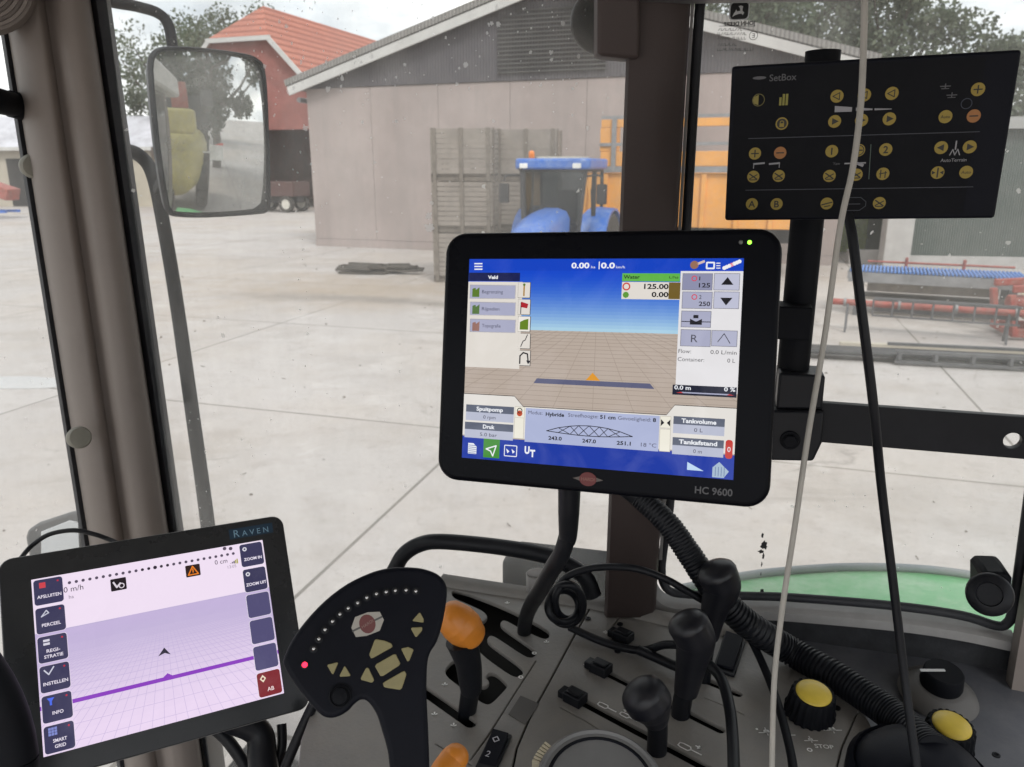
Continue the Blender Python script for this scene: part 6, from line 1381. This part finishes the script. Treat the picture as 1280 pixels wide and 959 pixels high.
for q in (((580, 420), (640, 430), (690, 450), (697, 474), (556, 553), (540, 525)), ((575, 595), (715, 515), (752, 590), (620, 675)), ((630, 712), (775, 630), (790, 655), (755, 760), (640, 742)), ((752, 484), (800, 472), (838, 490), (808, 566), (795, 570)), ((480, 690), (520, 612), (537, 612), (575, 695), (560, 712)), ((258, 592), (338, 573), (300, 662)), ((340, 672), (378, 595), (418, 662), (410, 668)), ((878, 240), (905, 290), (903, 312), (825, 300)), ((815, 345), (895, 340), (893, 365), (852, 412))):
    m = MB(); pts = jq(*q); cx0 = sum(p[0] for p in pts)/len(pts); cy0 = sum(p[1] for p in pts)/len(pts)
    m.prism(rnd_poly(pts, 1, .1), JP.fr, -.0016, .0004); m.build('key', M['yellowkey'], jt, bevel=.0005)
fl = Flat(JP.fr, base=.0004); c = Vector(jq((529, 320))[0]); d = (Vector(jq((590, 290))[0])-c).normalized(); q = Vector((-d.y, d.x))
fl.poly([c+d*x+q*y for x, y in ((-.013, -.003), (-.007, -.0095), (.004, -.0085), (.013, -.0045), (.0135, .003), (.007, .0095), (-.004, .0085), (-.0125, .0055))], (.42, .40, .36), 1)
fl.poly([c+d*x+q*y for x, y in circ(0, 0, .0066, 20, .0078)], (.16, .05, .05), 2); fl.line([c-d*.013, c-d*.007], .0016, (.1, .1, .1), 2); fl.line([c+d*.007, c+d*.013], .0016, (.1, .1, .1), 2); fl.text('HARDI', c.x, c.y, .0036, (.3, .2, .18), 4, rot=-.45)
fl.build('badge', M['print'], jt)
q = jq((347, 798))[0]; m = MB(); m.lathe([(.0092, -.001), (.0092, .0018), (.008, .0024), (.0074, .001), (.0064, .001), (.006, .003), (.004, .0036), (.0003, .0036)], (F(JP.fr, q[0], q[1], 0), JP.fr[1], -JP.fr[2], -JP.fr[3]), 32); m.build('round_button', M['blkm'], jt, smooth=40)

# ------------------------------------------------------------------ steering wheel
sw = empty('steering_wheel', P(-240, 1350, .7), 'black steering wheel rim just showing at the lower left edge', 'steering wheel')
c = P(-262, 968, .70); fr = frame(c, (1, .1, 0), (0, .15, 1)); m = MB()
pts = [F(fr, .195*math.cos(a), .195*math.sin(a), 0) for a in [2*math.pi*q/64 for q in range(65)]]
m.tube(pts, .0165, n=16, sub=1); m.build('rim', M['blkm'], sw, smooth=60)
m = MB()
for a in (R(200), R(340), R(270)): m.bar(F(fr, .03*math.cos(a), .03*math.sin(a), .02), F(fr, .19*math.cos(a), .19*math.sin(a), 0), .03, .012)
m.lathe([(.05, .05), (.055, .03), (.05, .005), (.002, .0)], fr, 24); m.build('hub', M['blks'], sw, smooth=40)
# ------------------------------------------------------------------ sky, sun, camera
w = bpy.data.worlds.new('World'); SC.world = w; w.use_nodes = True; nt = w.node_tree; nt.nodes.clear(); L = nt.links.new
out = nt.nodes.new('ShaderNodeOutputWorld'); bg = nt.nodes.new('ShaderNodeBackground'); L(bg.outputs[0], out.inputs[0]); bg.inputs[1].default_value = .1
sky = nt.nodes.new('ShaderNodeTexSky'); sky.sky_type = 'NISHITA'; sky.sun_disc = False; sky.sun_elevation = R(48); sky.sun_rotation = R(200); sky.dust_density = 4
tc = nt.nodes.new('ShaderNodeTexCoord'); mp = nt.nodes.new('ShaderNodeMapping'); mp.inputs['Scale'].default_value = (1, 1, 2.6); L(tc.outputs['Generated'], mp.inputs[0])
n = nt.nodes.new('ShaderNodeTexNoise'); n.inputs['Scale'].default_value = 3.2; n.inputs['Detail'].default_value = 9; n.inputs['Roughness'].default_value = .58; L(mp.outputs[0], n.inputs['Vector'])
cl = ramp(nt, n.outputs['Fac'], [(.33, (3.9, 4.3, 4.75)), (.47, (5.9, 6.15, 6.4)), (.66, (10.4, 10.3, 10.1))])
n2 = nt.nodes.new('ShaderNodeTexNoise'); n2.inputs['Scale'].default_value = 2.1; n2.inputs['Detail'].default_value = 7; L(mp.outputs[0], n2.inputs['Vector'])
cv = ramp(nt, n2.outputs['Fac'], [(.33, (.78,)*3), (.5, (.97,)*3)])
mx = nt.nodes.new('ShaderNodeMixRGB'); L(cv.outputs[0], mx.inputs[0]); L(sky.outputs[0], mx.inputs[1]); L(cl.outputs[0], mx.inputs[2]); L(mx.outputs[0], bg.inputs[0])
su = bpy.data.lights.new('sun', 'SUN'); su.energy = 1.2; su.angle = R(14); su.color = (1, .975, .95)
so = bpy.data.objects.new('sun', su); COL.objects.link(so); so.rotation_euler = (R(42), 0, R(-160+180))
cd = bpy.data.cameras.new('camera'); co = bpy.data.objects.new('camera', cd); COL.objects.link(co)
co.location = CAM; co.rotation_euler = (R(90)-PITCH, 0, 0); cd.sensor_width = 36; cd.lens = FPX/1280*36; cd.clip_start = .02; cd.clip_end = 2000
cd.dof.use_dof = True; cd.dof.focus_distance = .8; cd.dof.aperture_fstop = 13
SC.camera = co
vs = SC.view_settings; vs.view_transform = 'Standard'; vs.look = 'None'; vs.exposure = EXP; vs.gamma = 1; vs.use_curve_mapping = False
SC.render.engine = 'CYCLES'; cy = SC.cycles; cy.use_denoising = True; cy.denoiser = 'OPENIMAGEDENOISE'; cy.max_bounces = 10; cy.transparent_max_bounces = 24; cy.sample_clamp_indirect = 6
cy.caustics_reflective = False; cy.caustics_refractive = False
